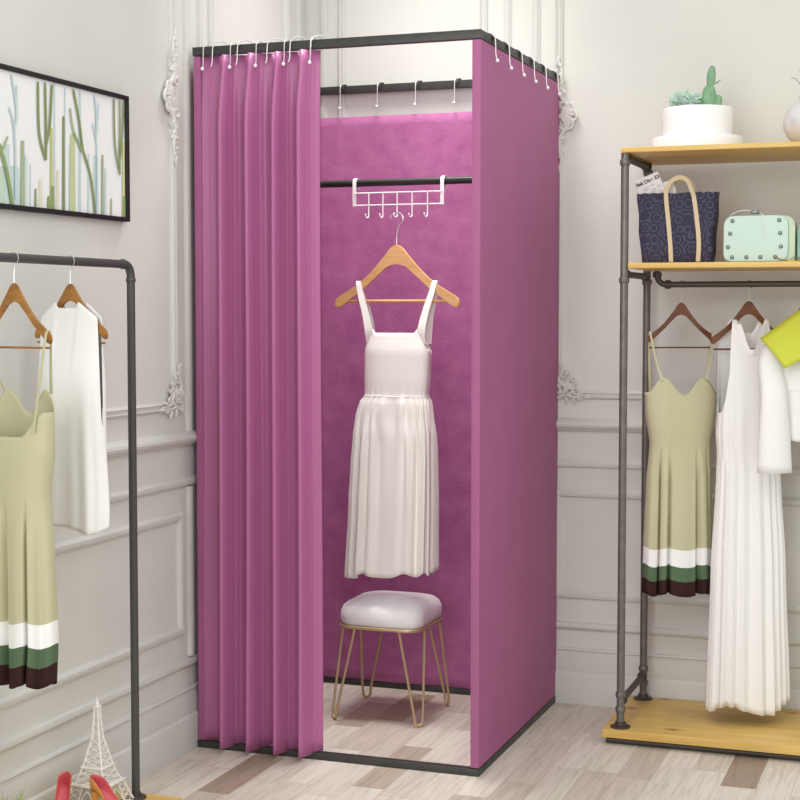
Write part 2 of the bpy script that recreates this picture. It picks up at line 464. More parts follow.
UP = [(0, 0), (.055, -.004), (.11, -.012), (.2, -.036), (.35, -.070), (.5, -.099), (.65, -.122), (.8, -.140), (.93, -.155), (.985, -.164), (1, -.175)]
LO = [(1, -.182), (.97, -.190), (.9, -.188), (.8, -.172), (.65, -.150), (.5, -.127), (.35, -.100), (.25, -.080), (.15, -.066), (.07, -.058), (0, -.056)]
def hanger(name, F, L, D, ztop, zhook, matw, lab, group, rail=True, hookflip=1, shoulder_z=None, cat='hanger', hr=None, rdrop=0):
    """wooden clothes hanger; F local frame, wood apex at ztop, hook top at zhook"""
    s = L / .2; zs_ = D / .17
    t = thing(name, lab, cat, F(0, 0, ztop - .19 * zs_), group)
    half = [(x * L, z * zs_) for x, z in UP] + [(x * L, z * zs_) for x, z in LO]
    R = half; Lf = [(-x, z) for x, z in half[::-1]]
    pts = R[:-1] + [R[-1]] + [p for p in Lf[1:-1]]
    bm = nb(); th = .013 * s
    prism(bm, [F(x, -th / 2, ztop + z) for x, z in pts], F.n * th, bev=.0025 * s)
    obj('shoulder_bar', bm, matw, t, angle=50)
    if rail:
        bm = nb(); zr = ztop - .170 * zs_ - rdrop
        tube(bm, [F(-L * .93, 0, zr), F(L * .93, 0, zr)], .0045 * s, 10)
        obj('trouser_rail', bm, matw, t)
    hr = hr or .02 * s; zc = zhook - hr
    pts = [F(0, 0, ztop - .01)]
    pts += [F(0, 0, ztop + (zc - hr - ztop) * .55)]
    for i in range(17):
        a = -pi / 2 * .75 + (pi * 1.35) * i / 16
        pts.append(F(hookflip * hr * cos(a), 0, zc + hr * sin(a)))
    bm = nb(); tube(bm, smooth_path(pts, 3), .0017 * max(s, .62), 8)
    obj('hook', bm, M['chrome'], t, label='thin metal hook')
    return t

# ------------------------------------------------------------------ fitting booth
X0, X1, Y0, Y1, H = -2.041, -1.192, 3.931, 4.794, 2.0
TB = .024
booth = thing('fitting_booth', 'tall mauve fabric fitting booth with black metal frame and open front', 'fitting booth', ((X0 + X1) / 2, (Y0 + Y1) / 2, 0))
def bar(x0, x1, y0, y1, z0, z1, nm='frame_bar', m='black'):
    bm = nb(); box(bm, x0, x1, y0, y1, z0, z1, .0015); return obj(nm, bm, M[m], booth)
for z0, z1 in ((0, .020), (H - TB, H)):
    bar(X0, X1, Y0, Y0 + TB, z0, z1)
    bar(X0, X1, Y1 - TB, Y1, z0, z1)
    bar(X0, X0 + TB, Y0 + TB, Y1 - TB, z0, z1)
    bar(X1 - TB, X1, Y0 + TB, Y1 - TB, z0, z1)
def slab(x0, x1, y0, y1, z0, z1, nm, m, lab=None):
    bm = nb(); box(bm, x0, x1, y0, y1, z0, z1, .004); o = obj(nm, bm, M[m], booth, label=lab); return o
# side panels: fabric stretched over the corner posts
slab(X1 - TB - .002, X1 - .001, Y0 + .003, Y1 - .001, .021, H - TB - .001, 'side_panel', 'panel', 'mauve fabric side wall on the right')
slab(X0 + .001, X0 + TB, Y0 + .003, Y1 - .001, .021, H - TB - .001, 'side_panel', 'panel', 'mauve fabric side wall on the left')
# back velvet, gently uneven
bm = nb(); nx, nz = 40, 60; g = []
for j in range(nz + 1):
    row = []
    for i in range(nx + 1):
        x = X0 + TB + .003 + (X1 - X0 - 2 * TB - .008) * i / nx; z = .021 + (1.898 - .021) * j / nz
        y = Y1 - .020 + .003 * sin(x * 19 + z * 1.3) * sin(z * 2.1 + 1)
        row.append(bm.verts.new((x, y, z)))
    g.append(row)
for j in range(nz):
    for i in range(nx): bm.faces.new((g[j][i], g[j][i + 1], g[j + 1][i + 1], g[j + 1][i]))
obj('back_panel', bm, M['velvet'], booth, solid=.004, label='plum velvet back wall')
# inner rod
RY, RZ, RR = 4.42, 1.649, .011
bm = nb(); cyl(bm, (X0 + TB, RY, RZ), (X1 - TB - .002, RY, RZ), RR); obj('hanging_rod', bm, M['blackin'], booth, label='black hanging rod across the inside')

# front curtain ------------------------------------------------------------
ridges = [-1.938, -1.857, -1.776, -1.700]
xa, xb = X0 + TB + .002, -1.658
CK = [(0, 1), (.06, .95), (.12, .80), (.19, .58), (.28, .40), (.42, .26), (.6, .13), (.76, .03), (.82, .0), (.86, .10), (.905, .60), (.95, .93), (1, 1)]
def cwave(x, z):
    # narrow rounded ridges towards the viewer, each with a long slope back to a sharp valley on its right
    k = [ridges[0] - .080] + ridges + [ridges[-1] + .080]
    for a, b in zip(k, k[1:]):
        if a <= x <= b:
            t = (x - a) / (b - a)
            for (t0, v0), (t1, v1) in zip(CK, CK[1:]):
                if t <= t1:
                    q = (t - t0) / (t1 - t0); return v0 + (v1 - v0) * (q * .6 + .4 * q * q * (3 - 2 * q))
    return .3
bm = nb(); nx, nz = 230, 48; g = []
for j in range(nz + 1):
    row = []; tz = j / nz
    for i in range(nx + 1):
        x = xa + (xb - xa) * i / nx
        w = cwave(x, 0)
        amp = (.058 + .010 * (1 - tz)) * (1 - .45 * ss(.90, 1, tz))
        y = Y0 + .030 - w * (amp + .016) + .002 * sin(x * 41 + tz * 5)
        if x < ridges[0] - .03: y = Y0 + .030 - w * (amp + .016) * (.35 + .65 * ss(xa, ridges[0] - .03, x))
        zb = .0235 - .006 * ss(Y0 - .003, Y0 - .012, y)
        z = zb + (H - TB - .002 - zb) * tz + (0 if tz < 1 else -.002 * w)
        row.append(bm.verts.new((x + .004 * sin(tz * 3 + x * 7) * (1 - tz), y, z)))
    g.append(row)
for j in range(nz):
    for i in range(nx): bm.faces.new((g[j][i], g[j][i + 1], g[j + 1][i + 1], g[j + 1][i]))
curtain = obj('curtain', bm, M['curtain'], None, solid=.0022, angle=180)
tag(curtain, 'mauve satin curtain pleated across the left half of the booth front', 'curtain')

# curtain hooks -------------------------------------------------------------
def cring(bar_c, out, rot, lab, group, clip=False, drop=.052, r=.021, bead=True):
    """open wire hook looped over a square bar; out = horizontal outward direction of the bar face"""
    out = Vector(out).normalized(); a = radians(rot)
    d = Vector((out.x * cos(a) - out.y * sin(a), out.x * sin(a) + out.y * cos(a), 0)); c = Vector(bar_c)
    def Q(p, z): return c + d * p + Vector((0, 0, z))
    t = thing('curtain_hook', lab, 'curtain hook', Q(r * .9, -drop), group)
    pts = [Q(r * 1.22, -drop + .004), Q(r * 1.12, -drop * .80), Q(r * 1.05, -drop * .55), Q(r * 1.05, -.016)]
    for i in range(11):
        b = -.15 + (pi * 1.12) * i / 10
        pts.append(Q(r * 1.02 * cos(b), r * .92 * sin(b)))
    bm = nb(); tube(bm, smooth_path(pts, 3), .0015, 7); obj('wire', bm, M['wire'], t)
    if bead:
        bm = nb()
        bmesh.ops.create_uvsphere(bm, u_segments=12, v_segments=8, radius=.0052, matrix=Matrix.Translation(Q(r * 1.28, -drop)))
        obj('bead', bm, M['bead'], t, label='white bead end')
    if clip:
        bm = nb(); s = Vector((-d.y, d.x, 0)) * .006
        pp = smooth_path([Q(TB / 2 + .002, -.008) + s, Q(TB / 2 + .003, .008) + s, Q(0, .0175) + s, Q(-TB / 2 - .003, .008) + s, Q(-TB / 2 - .002, -.008) + s], 5)
        ribbon(bm, pp, .010, Vector((-d.y, d.x, 0)), .003); obj('clip', bm, M['clip'], t, label='dark curled clip over the bar')
    return t
ordn = ['first', 'second', 'third', 'fourth', 'fifth', 'sixth']
bz = H - TB / 2; fy = Y0 + TB / 2
for i, x in enumerate((-2.000, -1.916, -1.837, -1.752, -1.674)):
    cring((x, fy, bz), (0, -1, 0), -4, 'white-beaded wire hook over the front bar, %s straight one from the left' % ordn[i], 'hooks on the front curtain bar')
for i, x in enumerate((-1.955, -1.878, -1.787, -1.718, -1.656)):
    cring((x, fy, bz), (0, -1, 0), -48, 'C-shaped wire hook turned sideways over the front bar, %s of its kind from the left' % ordn[i], 'turned hooks on the front curtain bar', drop=.050, r=.026, bead=False)
for i, y in enumerate((4.032, 4.170, 4.305, 4.437, 4.576, 4.724)):
    cring((X1 - TB / 2, y, bz), (1, 0, 0), 6, 'wire hook over the right-hand top bar, %s from the front corner' % ordn[i], 'hooks along the right-hand booth bar', clip=True, drop=.056)
for i, x in enumerate((-1.926, -1.795, -1.663, -1.530)):
    cring((x, Y1 - TB / 2, bz), (0, -1, 0), -5, 'wire hook over the back top bar seen through the booth, %s from the left' % ordn[i], 'hooks along the back booth bar', clip=True, drop=.062)

# hook rack hung on the rod -----------------------------------------------
rack = thing('hook_rack', 'white wire rack with five hooks hung over the black inner rod', 'hook rack', (-1.603, RY, 1.545))
for x in (-1.738, -1.456):
    bm = nb(); r = RR + .0028
    pp = [(x, RY - r, 1.577), (x, RY - r, RZ)] + [(x, RY - r * cos(a), RZ + r * sin(a)) for a in (.5, 1, 1.57, 2.1, 2.7)] + [(x, RY + r, RZ), (x, RY + r, 1.63)]
    ribbon(bm, pp, .0115, (1, 0, 0), .0024); obj('bracket', bm, M['whitemetal'], rack)
fyk = RY - RR - .0035
for z in (1.617, 1.580):
    bm = nb(); cyl(bm, (-1.738, fyk, z), (-1.456, fyk, z), .0022, 10); obj('cross_wire', bm, M['whitemetal'], rack)
hooks_x = (-1.690, -1.644, -1.598, -1.550, -1.501)
for x in hooks_x:
    bm = nb()
    pts = [(x, fyk - .003, 1.619), (x, fyk - .003, 1.583), (x, fyk - .003, 1.550)] + [(x - .0030 * (1 - cos(a)), fyk - .003 - .006 * (1 - cos(a)), 1.550 - .009 * sin(a)) for a in (.5, 1, 1.6, 2.2, 2.8, 3.2)]
    tube(bm, pts, .0022, 8)
    bmesh.ops.create_uvsphere(bm, u_segments=8, v_segments=6, radius=.0028, matrix=Matrix.Translation(pts[-1]))
    obj('hook', bm, M['whitemetal'], rack)

# centre hanger and ivory dress ---------------------------------------------
CX, CY = -1.596, 4.394
F = frame_fn((CX, CY), 0)
hanger('clothes_hanger', F, .2, .17, 1.459, 1.556, M['maple'], 'pale maple hanger holding the ivory dress inside the booth', None, hookflip=1, hr=.020)
def strap(bm, F, pts, ws, side):
    ribbon(bm, [F(*p) for p in smooth_path(pts, 4)], [a for i in range(len(ws) - 1) for a in [ws[i] + (ws[i + 1] - ws[i]) * j / 4 for j in range(4)]] + [ws[-1]], side)
dress = thing('dress', 'long ivory square-necked dress with gathered skirt, hanging in the booth', 'dress', (CX, CY, .44))
tab = [(1.26, .090, .024, 0, .004), (1.19, .092, .034, 0, .004), (1.135, .103, .042, 0, .004), (1.05, .102, .042, 0, .002), (1.002, .0985, .040, .001, 0), (.988, .107, .046, .004, -.002), (.94, .116, .049, .007, -.007), (.88, .1245, .055, .010, -.008), (.80, .129, .058, .010, -.010), (.68, .133, .062, .011, -.013), (.455, .139, .066, .013, -.021)]
def zt(xf, front):
    if front:
        return 1.193 + .012 * ss(.66, .80, abs(xf)) - .060 * ss(.80, 1, abs(xf))
    return 1.165 - .030 * ss(.8, 1, abs(xf))
def wv(th, z):
    fine = sin(26 * th + 1.1 * sin(3 * th)) * ss(.86, .99, z) * .9 + .3 * sin(17 * th)
    deep = sum(-1.5 * exp(-((th - c) / (.055 + .06 * ss(.9, .5, z))) ** 2) for c in (3.62, 4.02, 4.35, 4.60, 4.92, 5.3, 5.78, .6, 1.4, 2.2))
    broad = .6 * sin(9 * th + .6)
    return fine + (deep + broad) * ss(.99, .80, z)
bm = nb(); garment(bm, F, tab, zt, 1.0, .456, wv, hem=lambda th: .008 * sin(9 * th + .5) - .012 * cos(th) * -1, power=.6)
obj('body', bm, M['ivory'], dress, solid=.0016, angle=180)
for sg in (-1, 1):
    bm = nb()
    strap(bm, F, [(sg * .083 + .004, -.020, 1.160), (sg * .0835 + .004, -.0285, 1.195), (sg * .095 + .002, -.022, 1.25), (sg * .115, -.011, 1.315), (sg * .121, -.0065, 1.343), (sg * .1225, .000, 1.3495), (sg * .122, .0065, 1.343), (sg * .118, .012, 1.31), (sg * .1, .026, 1.25), (sg * .088, .032, 1.16)],
          [.024, .026, .021, .018, .017, .017, .017, .017, .018, .024], F.h)
    obj('strap', bm, M['ivory'], dress)
bm = nb()
pp = []
for k_ in range(80):
    th = 2 * pi * k_ / 80; c_, s_ = cos(th), sin(th)
    pp.append(F(.1002 * abs(c_) ** .6 * (1 if c_ > 0 else -1) + .000, .0415 * abs(s_) ** .6 * (1 if s_ > 0 else -1), 1.0015 + .0008 * sin(th * 9)))
tube(bm, pp, .0016, 6, closed=True); obj('waist_seam', bm, M['ivory'], dress)

# stool ------------------------------------------------------------------------
SX, SY = -1.645, 4.482
stool = thing('stool', 'square stool with white plush cushion and gold hairpin legs inside the booth', 'stool', (SX, SY, 0))
def rsq(h, z, rc=.055, n=10):
    out = []
    for qx, qy, a0 in ((1, 1, 0), (-1, 1, pi / 2), (-1, -1, pi), (1, -1, 3 * pi / 2)):
        for i in range(n + 1):
            a = a0 + pi / 2 * i / n; out.append((SX + qx * (h - rc) + rc * cos(a), SY + qy * (h - rc) + rc * sin(a), z))
    return out
bm = nb(); tube(bm, rsq(.134, .290), .0055, 10, closed=True); obj('seat_frame', bm, M['gold'], stool)
bm = nb(); rings = []
prof = [(.128, .294, .05), (.134, .300, .055), (.137, .315, .06), (.136, .334, .06), (.130, .350, .06), (.117, .361, .055), (.095, .367, .05), (.06, .371, .04), (.02, .372, .015)]
for h, z, rc in prof: rings.append([bm.verts.new(p) for p in rsq(h, z + (0), rc)])
for A, B in zip(rings, rings[1:]):
    n = len(A)
    for k_ in range(n): bm.faces.new((A[k_], A[(k_ + 1) % n], B[(k_ + 1) % n], B[k_]))
bm.faces.new(rings[0][::-1]); bm.faces.new(rings[-1])
obj('cushion', bm, M['plush'], stool, angle=80, label='puffy white cushion')
for qx in (-1, 1):
    for qy in (-1, 1):
        h = .134; e = .062
        A = Vector((SX + qx * (h), SY + qy * (h - e), .287)); B = Vector((SX + qx * (h - e), SY + qy * (h), .287))
        bc = Vector((SX + qx * (h + .003), SY + qy * (h + .003), 0)); dirv = (B - A).normalized()
        pts = [A, A.lerp(bc - dirv * .014 + Vector((0, 0, .03)), .5), bc - dirv * .014 + Vector((0, 0, .030))]
        for a in (.35, .75, 1.15, 1.57, 2.0, 2.4, 2.8):
            pts.append(bc + dirv * (-.013 * cos(a)) + Vector((0, 0, .0045 + .016 * (1 - sin(a)))))
        pts += [bc + dirv * .014 + Vector((0, 0, .030)), B.lerp(bc + dirv * .014 + Vector((0, 0, .03)), .5), B]
        bm = nb(); tube(bm, pts, .0042, 9); obj('hairpin_leg', bm, M['gold'], stool)

# ------------------------------------------------------------------ pipe shelf rack on the right
RXL, RXR, RYF, RYB, PR = -.900, .152, 4.388, 4.735, .0115
sh = thing('shelf_rack', 'dark iron pipe clothes rack with yellow pine shelves, standing against the back wall', 'shelf rack', (-.38, 4.56, 0))
def board(x0, x1, y0, y1, z0, z1, lab, m='board'):
    bm = nb(); box(bm, x0, x1, y0, y1, z0, z1, .003); return obj('shelf_board', bm, M[m], sh, label=lab)
board(-.948, .19, 4.352, 4.770, .022, .047, 'thick yellow pine base board', 'knotty')
board(-.8875, .1395, 4.375, 4.765, 1.380, 1.396, 'yellow pine middle shelf')
board(-.909, .16, 4.365, 4.785, 1.708, 1.7225, 'yellow pine top shelf')
bm = nb()
tube(bm, [(-.938, 4.378, .0108), (.178, 4.378, .0108)], .0098, 12); tube(bm, [(-.938, 4.745, .0108), (.178, 4.745, .0108)], .0098, 12)
tube(bm, [(-.928, 4.378, .0108), (-.928, 4.745, .0108)], .0096, 12); tube(bm, [(.168, 4.378, .0108), (.168, 4.745, .0108)], .0096, 12)
obj('base_pipe', bm, M['pipe_dark'], sh)
def collar(bm, c, ax, r=PR, ln=.008, k=1.32):
    c = Vector(c); ax = Vector(ax).normalized()
    tube(bm, [c - ax * ln, c - ax * ln * .6, c + ax * ln * .6, c + ax * ln], [r * (k - .12), r * k, r * k, r * (k - .12)], 18)
for x in (RXL, RXR):
    for y in (RYF, RYB):
        bm = nb(); cyl(bm, (x, y, .048), (x, y, 1.7078), PR); p = obj('post', bm, M['pipe'], sh)
        bm = nb(); lathe(bm, (x, y, .0472), [(.029, 0), (.029, .004), (.026, .0055), (.0165, .0065), (.0155, .016), (.013, .017)], 26)
        obj('flange', bm, M['pipe_dark'], p)
        for z in (.100, .143, 1.347, 1.682):
            bm = nb(); collar(bm, (x, y, z), (0, 0, 1)); obj('pipe_collar', bm, M['pipe'], p)
    for z in (.123, 1.364, 1.696):
        bm = nb(); cyl(bm, (x, RYF + .004, z), (x, RYB - .004, z), .0098)
        sp = obj('side_pipe', bm, M['pipe_dark'], sh)
        for yy in (RYF + .021, RYB - .021): bm = nb(); collar(bm, (x, yy, z), (0, 1, 0)); obj('pipe_collar', bm, M['pipe_dark'], sp)
bm = nb(); RLY = 4.57; rz = 1.337
pts = [(-.838, RLY, 1.3768), (-.838, RLY, 1.362)] + [(-.838 + .026 * (1 - cos(a)), RLY, rz + .026 - .026 * sin(a)) for a in [pi / 2 * i / 6 for i in range(7)]] + [(.03, RLY, rz)] 
pts += [(.056 + .026 * sin(a), RLY, rz + .026 * (1 - cos(a))) for a in [pi / 2 * i / 6 for i in range(7)]] + [(.082, RLY, 1.3768)]
tube(bm, pts, .0088, 16)
hrl = obj('hanging_rail', bm, M['pipe_dark'], sh)
for c, a in (((-.838, RLY, 1.366), (0, 0, 1)), ((-.806, RLY, rz), (1, 0, 0)), ((.05, RLY, rz), (1, 0, 0)), ((.082, RLY, 1.366), (0, 0, 1))):
    bm = nb(); collar(bm, c, a, .0088, .008, 1.5); obj('pipe_collar', bm, M['pipe_dark'], hrl)

# ------------------------------------------------------------------ sage dresses
def sage_dress(F, dz, dtop, zh, lab, hem_half, name='dress', kw=1):
    base = F(0, 0, .42 + dz)
    t = thing(name, lab, 'dress', base, None)
    tab = [(1.10 + dtop, .100, .032, 0, 0), (1.04 + dtop, .107, .040, 0, 0), (.96, .104, .044, 0, 0), (.862, .090, .042, 0, 0), (.85, .091, .042, .001, 0), (.75, .096, .048, .008, 0), (.55, .101, .052, .012, 0), (.42 + dz, hem_half, .054, .014, 0)]
    tab = [(q[0], q[1] * kw) + q[2:] for q in tab]
    def zt(xf, front):
        a = abs(xf)
        if front: return 1.012 + dtop + .052 * ss(0, .55, a) - .045 * ss(.58, 1, a)
        return .985 + dtop * .3 + (.034 + dtop * .7) * ss(.5, 1, a)
    slits = (3.95, 4.35, 5.1, 5.6, 1.0, 1.55, 2.2)
    def wv(th, z):
        s = ss(.86, .845, z)
        return s * (sum(-2.4 * exp(-((th - c) / .050) ** 2) for c in slits) + .55 * sin(6 * th + 1) + .25 * sin(11 * th))
    lo, b1, b2, b3 = .42 + dz, .464 + dz, .506 + dz, .557 + dz
    lv = [.86 - (.86 - b3) * i / 18 for i in range(1, 19)] + [b3 + (b2 - b3) * i / 4 for i in range(1, 5)] + [b2 + (b1 - b2) * i / 4 for i in range(1, 5)] + [b1 + (lo - b1) * i / 4 for i in range(1, 5)]
    bm = nb(); garment(bm, F, tab, zt, .86, lo, wv, hem=lambda th: .006 * sin(6 * th + 1), nth=320, levels=lv, bands=[(b2, b3), (b1, b2), (lo, b1)])
    obj('body', bm, [M['sage'], M['band_white'], M['band_green'], M['band_dark']], t, solid=.0015, angle=180, label='sage dress body with white, green and dark brown hem bands')
    for sg in (-1, 1):
        bm = nb()
        strap(bm, F, [(sg * .066, -.038, 1.056 + dtop), (sg * .078, -.024, 1.10 + dtop * .8), (sg * .092, -.010, zh - .012), (sg * .094, -.004, zh + .009), (sg * .0945, .003, zh + .010), (sg * .094, .009, zh - .008), (sg * .089, .022, 1.09 + dtop * .6), (sg * .082, .036, .995 + dtop * .3)],
              [.008, .0068, .006, .006, .006, .006, .006, .007], F.h)
        obj('strap', bm, M['sage'], t)
        bm = nb()   # bodice seam
        pts = []
        for i in range(9):
            z = 1.055 + dtop - (1.055 + dtop - .862) * i / 8; a, b, _, _ = interp(tab, z); xf = sg * .40
            x = xf * a; th = math.acos(abs(xf) ** 1.25); pts.append(F(x, -b * sin(th) ** .8 - .0006, z))
        tube(bm, pts, .0009, 5); obj('seam', bm, M['sage'], t)
    return t
F1 = frame_fn((-.766, RLY), 26)
hanger('clothes_hanger', F1, .103, .105, 1.284, rz + .0088 + .0018, M['walnut'], 'dark walnut hanger holding the sage dress on the shelf rack rail', 'walnut hangers on the rail', hr=.0118, rdrop=.028)
sage_dress(F1, 0, 0, 1.186, 'sage green dress with striped hem hanging below the shelf rack, nearest its left posts', .104)

# ------------------------------------------------------------------ white halter dress
F2 = frame_fn((-.570, RLY), 30)
hanger('clothes_hanger', F2, .115, .112, 1.288, rz + .0088 + .0018, M['walnut'], 'dark walnut hanger carrying the long white pleated dress', 'walnut hangers on the rail', hr=.0118, rdrop=.028)
t = thing('dress', 'long white sleeveless pleated dress hanging on the shelf rack rail', 'dress', F2(0, 0, .09))
tab = [(1.24, .088, .016, 0, 0), (1.15, .092, .028, 0, 0), (1.0, .088, .040, .001, 0), (.90, .092, .042, .002, 0), (.85, .088, .040, .002, 0), (.78, .092, .044, .004, .004), (.5, .104, .054, .008, .006), (.092, .113, .062, .014, .008)]
def zt2(xf, front):
    a = abs(xf)
    if front: return 1.148 + .086 * ss(.05, .52, a) ** 1.4 - .15 * ss(.62, .76, a) - .12 * ss(.70, 1, a)
    return 1.195 + .040 * ss(.2, .5, a) - .055 * ss(.5, .97, a) - .215 * ss(.93, 1, a)
def wv2(th, z):
    s = ss(.86, .80, z); u = (th * 19 / pi) % 2
    tri = 1 - 2 * abs(u - 1) if True else 0
    return s * (tri * .8 + .5 * sin(5 * th + 2)) + (1 - s) * .8 * sin(16 * th) * ss(1.1, .95, z)
bm = nb(); garment(bm, F2, tab, zt2, .858, .094, wv2, hem=lambda th: .014 * sin(3 * th + 2.2), nth=304)
obj('body', bm, M['white_cloth'], t, solid=.0014, angle=180)
bm = nb(); pts = [F2(.092 * x, -(.022 + .012 * (1 - abs(x) * 2)), 1.148 + .086 * ss(.05, .52, abs(x)) ** 1.4 + .001) for x in [-.46 + .92 * i / 24 for i in range(25)]]
ribbon(bm, [p - Vector((0, 0, .010)) for p in pts], .016, (0, 0, 1), .002); obj('neck_band', bm, M['white_cloth'], t)

# ------------------------------------------------------------------ white jacket with lime collar
F3 = frame_fn((-.409, RLY), 28)
hanger('clothes_hanger', F3, .100, .10, 1.286, rz + .0088 + .0018, M['walnut'], 'dark walnut hanger inside the white jacket, rightmost on the rail', 'walnut hangers on the rail', hr=.0118, rdrop=.028)
t = thing('jacket', 'white cropped jacket with wide lime collar hanging at the right edge of the rack', 'jacket', F3(0, 0, .88))
tab = [(1.22, .050, .022, 0, 0), (1.17, .088, .034, 0, 0), (1.10, .096, .042, .001, 0), (1.0, .097, .044, .003, 0), (.882, .104, .050, .007, 0)]
def wv3(th, z): return sin(7 * th + 4 * (1.1 - z)) * .6 + .5 * sin(12 * th) 
bm = nb(); garment(bm, F3, tab, lambda xf, f: 1.215 - .03 * abs(xf), 1.1, .882, wv3, hem=lambda th: .008 * sin(2 * th), n1=12, n2=20)
obj('body', bm, M['white_cloth'], t, solid=.0016, angle=180)
for sg in (-1, 1):
    bm = nb(); rings = []; N = 24
    for i in range(17):
        q = i / 16; z = 1.195 - .395 * q; cxx = sg * (.094 + .026 * ss(0, .25, q) - .010 * q); cyy = -.010 - .046 * ss(0, .5, q); a = .020 + .010 * ss(0, .2, q) + .020 * q; b = .016 + .014 * q
        rings.append([bm.verts.new(F3(cxx + (a + .0016 * sin(5 * k_ * 2 * pi / N + q * 4)) * cos(2 * pi * k_ / N), cyy + b * sin(2 * pi * k_ / N), z)) for k_ in range(N)])
    for A, B in zip(rings, rings[1:]):
        for k_ in range(N): bm.faces.new((A[k_], B[k_], B[(k_ + 1) % N], A[(k_ + 1) % N]))
    obj('sleeve', bm, M['white_cloth'], t, solid=.0016, angle=180)
    bm = nb(); g = []
    for i in range(13):
        s = i / 12; top = Vector((-.146 + .124 * s, 0, 1.180 + .092 * s)); bot = Vector((-.097 + .097 * s, 0, 1.097 + .055 * s)); row = []
        for j in range(9):
            q = j / 8; p = top.lerp(bot, q); y = -.026 - .062 * q - .012 * sin(pi * q) - .014 * sin(pi * s * .5)
            row.append(bm.verts.new(F3(-sg * p.x if sg > 0 else p.x, y, p.z)))
        g.append(row)
    for i in range(12):
        for j in range(8): bm.faces.new((g[i][j], g[i][j + 1], g[i + 1][j + 1], g[i + 1][j]))
    obj('collar', bm, M['lime'], t, solid=.005, angle=50, label='wide lime green collar wing')
bm = nb(); pts = [F3(.098 * math.copysign(abs(cos(a)) ** .8, cos(a)), .0455 * math.copysign(abs(sin(a)) ** .8, sin(a)), 1.03) for a in [2 * pi * i / 60 for i in range(60)]]
tube(bm, pts, .0015, 5, closed=True); obj('seam', bm, M['white_cloth'], t)

# ------------------------------------------------------------------ things on the shelves
# planter
PX, PY, PZ = -.722, 4.56, 1.7227
pl = thing('planter', 'white two-tier round planter with cactus and succulents on the top shelf', 'planter', (PX, PY, PZ))
bm = nb(); lathe(bm, (PX, PY, PZ), [(.126, 0), (.130, .004), (.130, .036), (.127, .040), (.099, .040)], 56); obj('saucer', bm, M['pot'], pl)
bm = nb(); lathe(bm, (PX, PY, PZ + .0402), [(.099, 0), (.100, .004), (.101, .081), (.099, .084), (.093, .084), (.092, .073), (.01, .071)], 56); obj('pot', bm, M['pot'], pl)
def blob(bm, c, rx, ry, rz_, tilt=0, ribs=0, seg=18, rg=12):
    c = Vector(c); rot = Matrix.Rotation(tilt, 3, 'Y'); rings = []
    for j in range(1, rg):
        ph = pi * j / rg; row = []
        for k_ in range(seg):
            th = 2 * pi * k_ / seg; rr = sin(ph) ** .75 * (1 + ribs * cos(th * 9 if seg > 30 else th * 6))
            row.append(bm.verts.new(c + rot @ Vector((rx * rr * cos(th), ry * rr * sin(th), rz_ * cos(ph)))))
        rings.append(row)
    T_ = bm.verts.new(c + rot @ Vector((0, 0, rz_))); B_ = bm.verts.new(c + rot @ Vector((0, 0, -rz_)))
    for A, B in zip(rings, rings[1:]):
        for k_ in range(seg): bm.faces.new((A[k_], A[(k_ + 1) % seg], B[(k_ + 1) % seg], B[k_]))
    for k_ in range(seg):
        bm.faces.new((T_, rings[0][(k_ + 1) % seg], rings[0][k_])); bm.faces.new((B_, rings[-1][k_], rings[-1][(k_ + 1) % seg]))
bm = nb()
blob(bm, (-.688, PY - .02, 1.868), .021, .013, .044, .02, .06, 36); blob(bm, (-.682, PY - .02, 1.933), .012, .010, .034, .08, .06, 36)
blob(bm, (-.666, PY - .01, 1.858), .013, .010, .026, .25, .06, 36); blob(bm, (-.704, PY - .015, 1.854), .012, .009, .030, -.2, .06, 36)
tube(bm, [(-.676, PY - .02, 1.913), (-.664, PY - .02, 1.918), (-.654, PY - .02, 1.925)], [.0018, .0026, .001], 7)
obj('cactus', bm, M['cactus'], pl, angle=80, label='green paddle cactus')
bm = nb(); rnd = random.Random(3)
for cx_, cy_, cz_, R_ in ((-.772, PY - .02, 1.866, .034), (-.735, PY - .03, 1.864, .030), (-.755, PY + .01, 1.872, .032), (-.785, PY + .01, 1.862, .024), (-.720, PY + .0, 1.862, .020)):
    for i in range(70):
        th = rnd.uniform(0, 2 * pi); ph = math.acos(rnd.uniform(-.05, 1)); d = Vector((sin(ph) * cos(th), sin(ph) * sin(th), cos(ph)))
        c0 = Vector((cx_, cy_, cz_)); L_ = R_ * rnd.uniform(.85, 1.2)
        tube(bm, [c0 + d * R_ * .2, c0 + d * L_ * .6, c0 + d * L_ * .9, c0 + d * L_], [.002, .0036, .0026, .0006], 5)
obj('succulent', bm, M['succulent'], pl, angle=80, label='pale green spiky succulent')
# vase
vx, vy = -.408, 4.53
vz = thing('vase', 'round pearly vase with thin twigs at the right end of the top shelf', 'vase', (vx, vy, PZ))
bm = nb(); prof = [(.030, 0)] + [(.068 * sin(a), .066 - .066 * cos(a)) for a in [.48 + (2.72 - .48) * i / 22 for i in range(23)]] + [(.024, .134), (.026, .140), (.021, .140), (.018, .13)]
lathe(bm, (vx, vy, PZ), prof, 48); obj('body', bm, M['vase'], vz, angle=60)
bm = nb()
for ax, az, zz in ((-.022, .035, .0), (.01, .05, .01), (.03, .03, -.01), (-.012, .06, .02)):
    tube(bm, smooth_path([(vx + ax * .2, vy, PZ + .10), (vx + ax * .6, vy, PZ + .16), (vx + ax * 1.6, vy + zz, PZ + .175 + az * .5), (vx + ax * 2.2, vy + zz, PZ + .16 + az)], 4), .0012, 6)
obj('twig', bm, M['inkgrey'], vz)

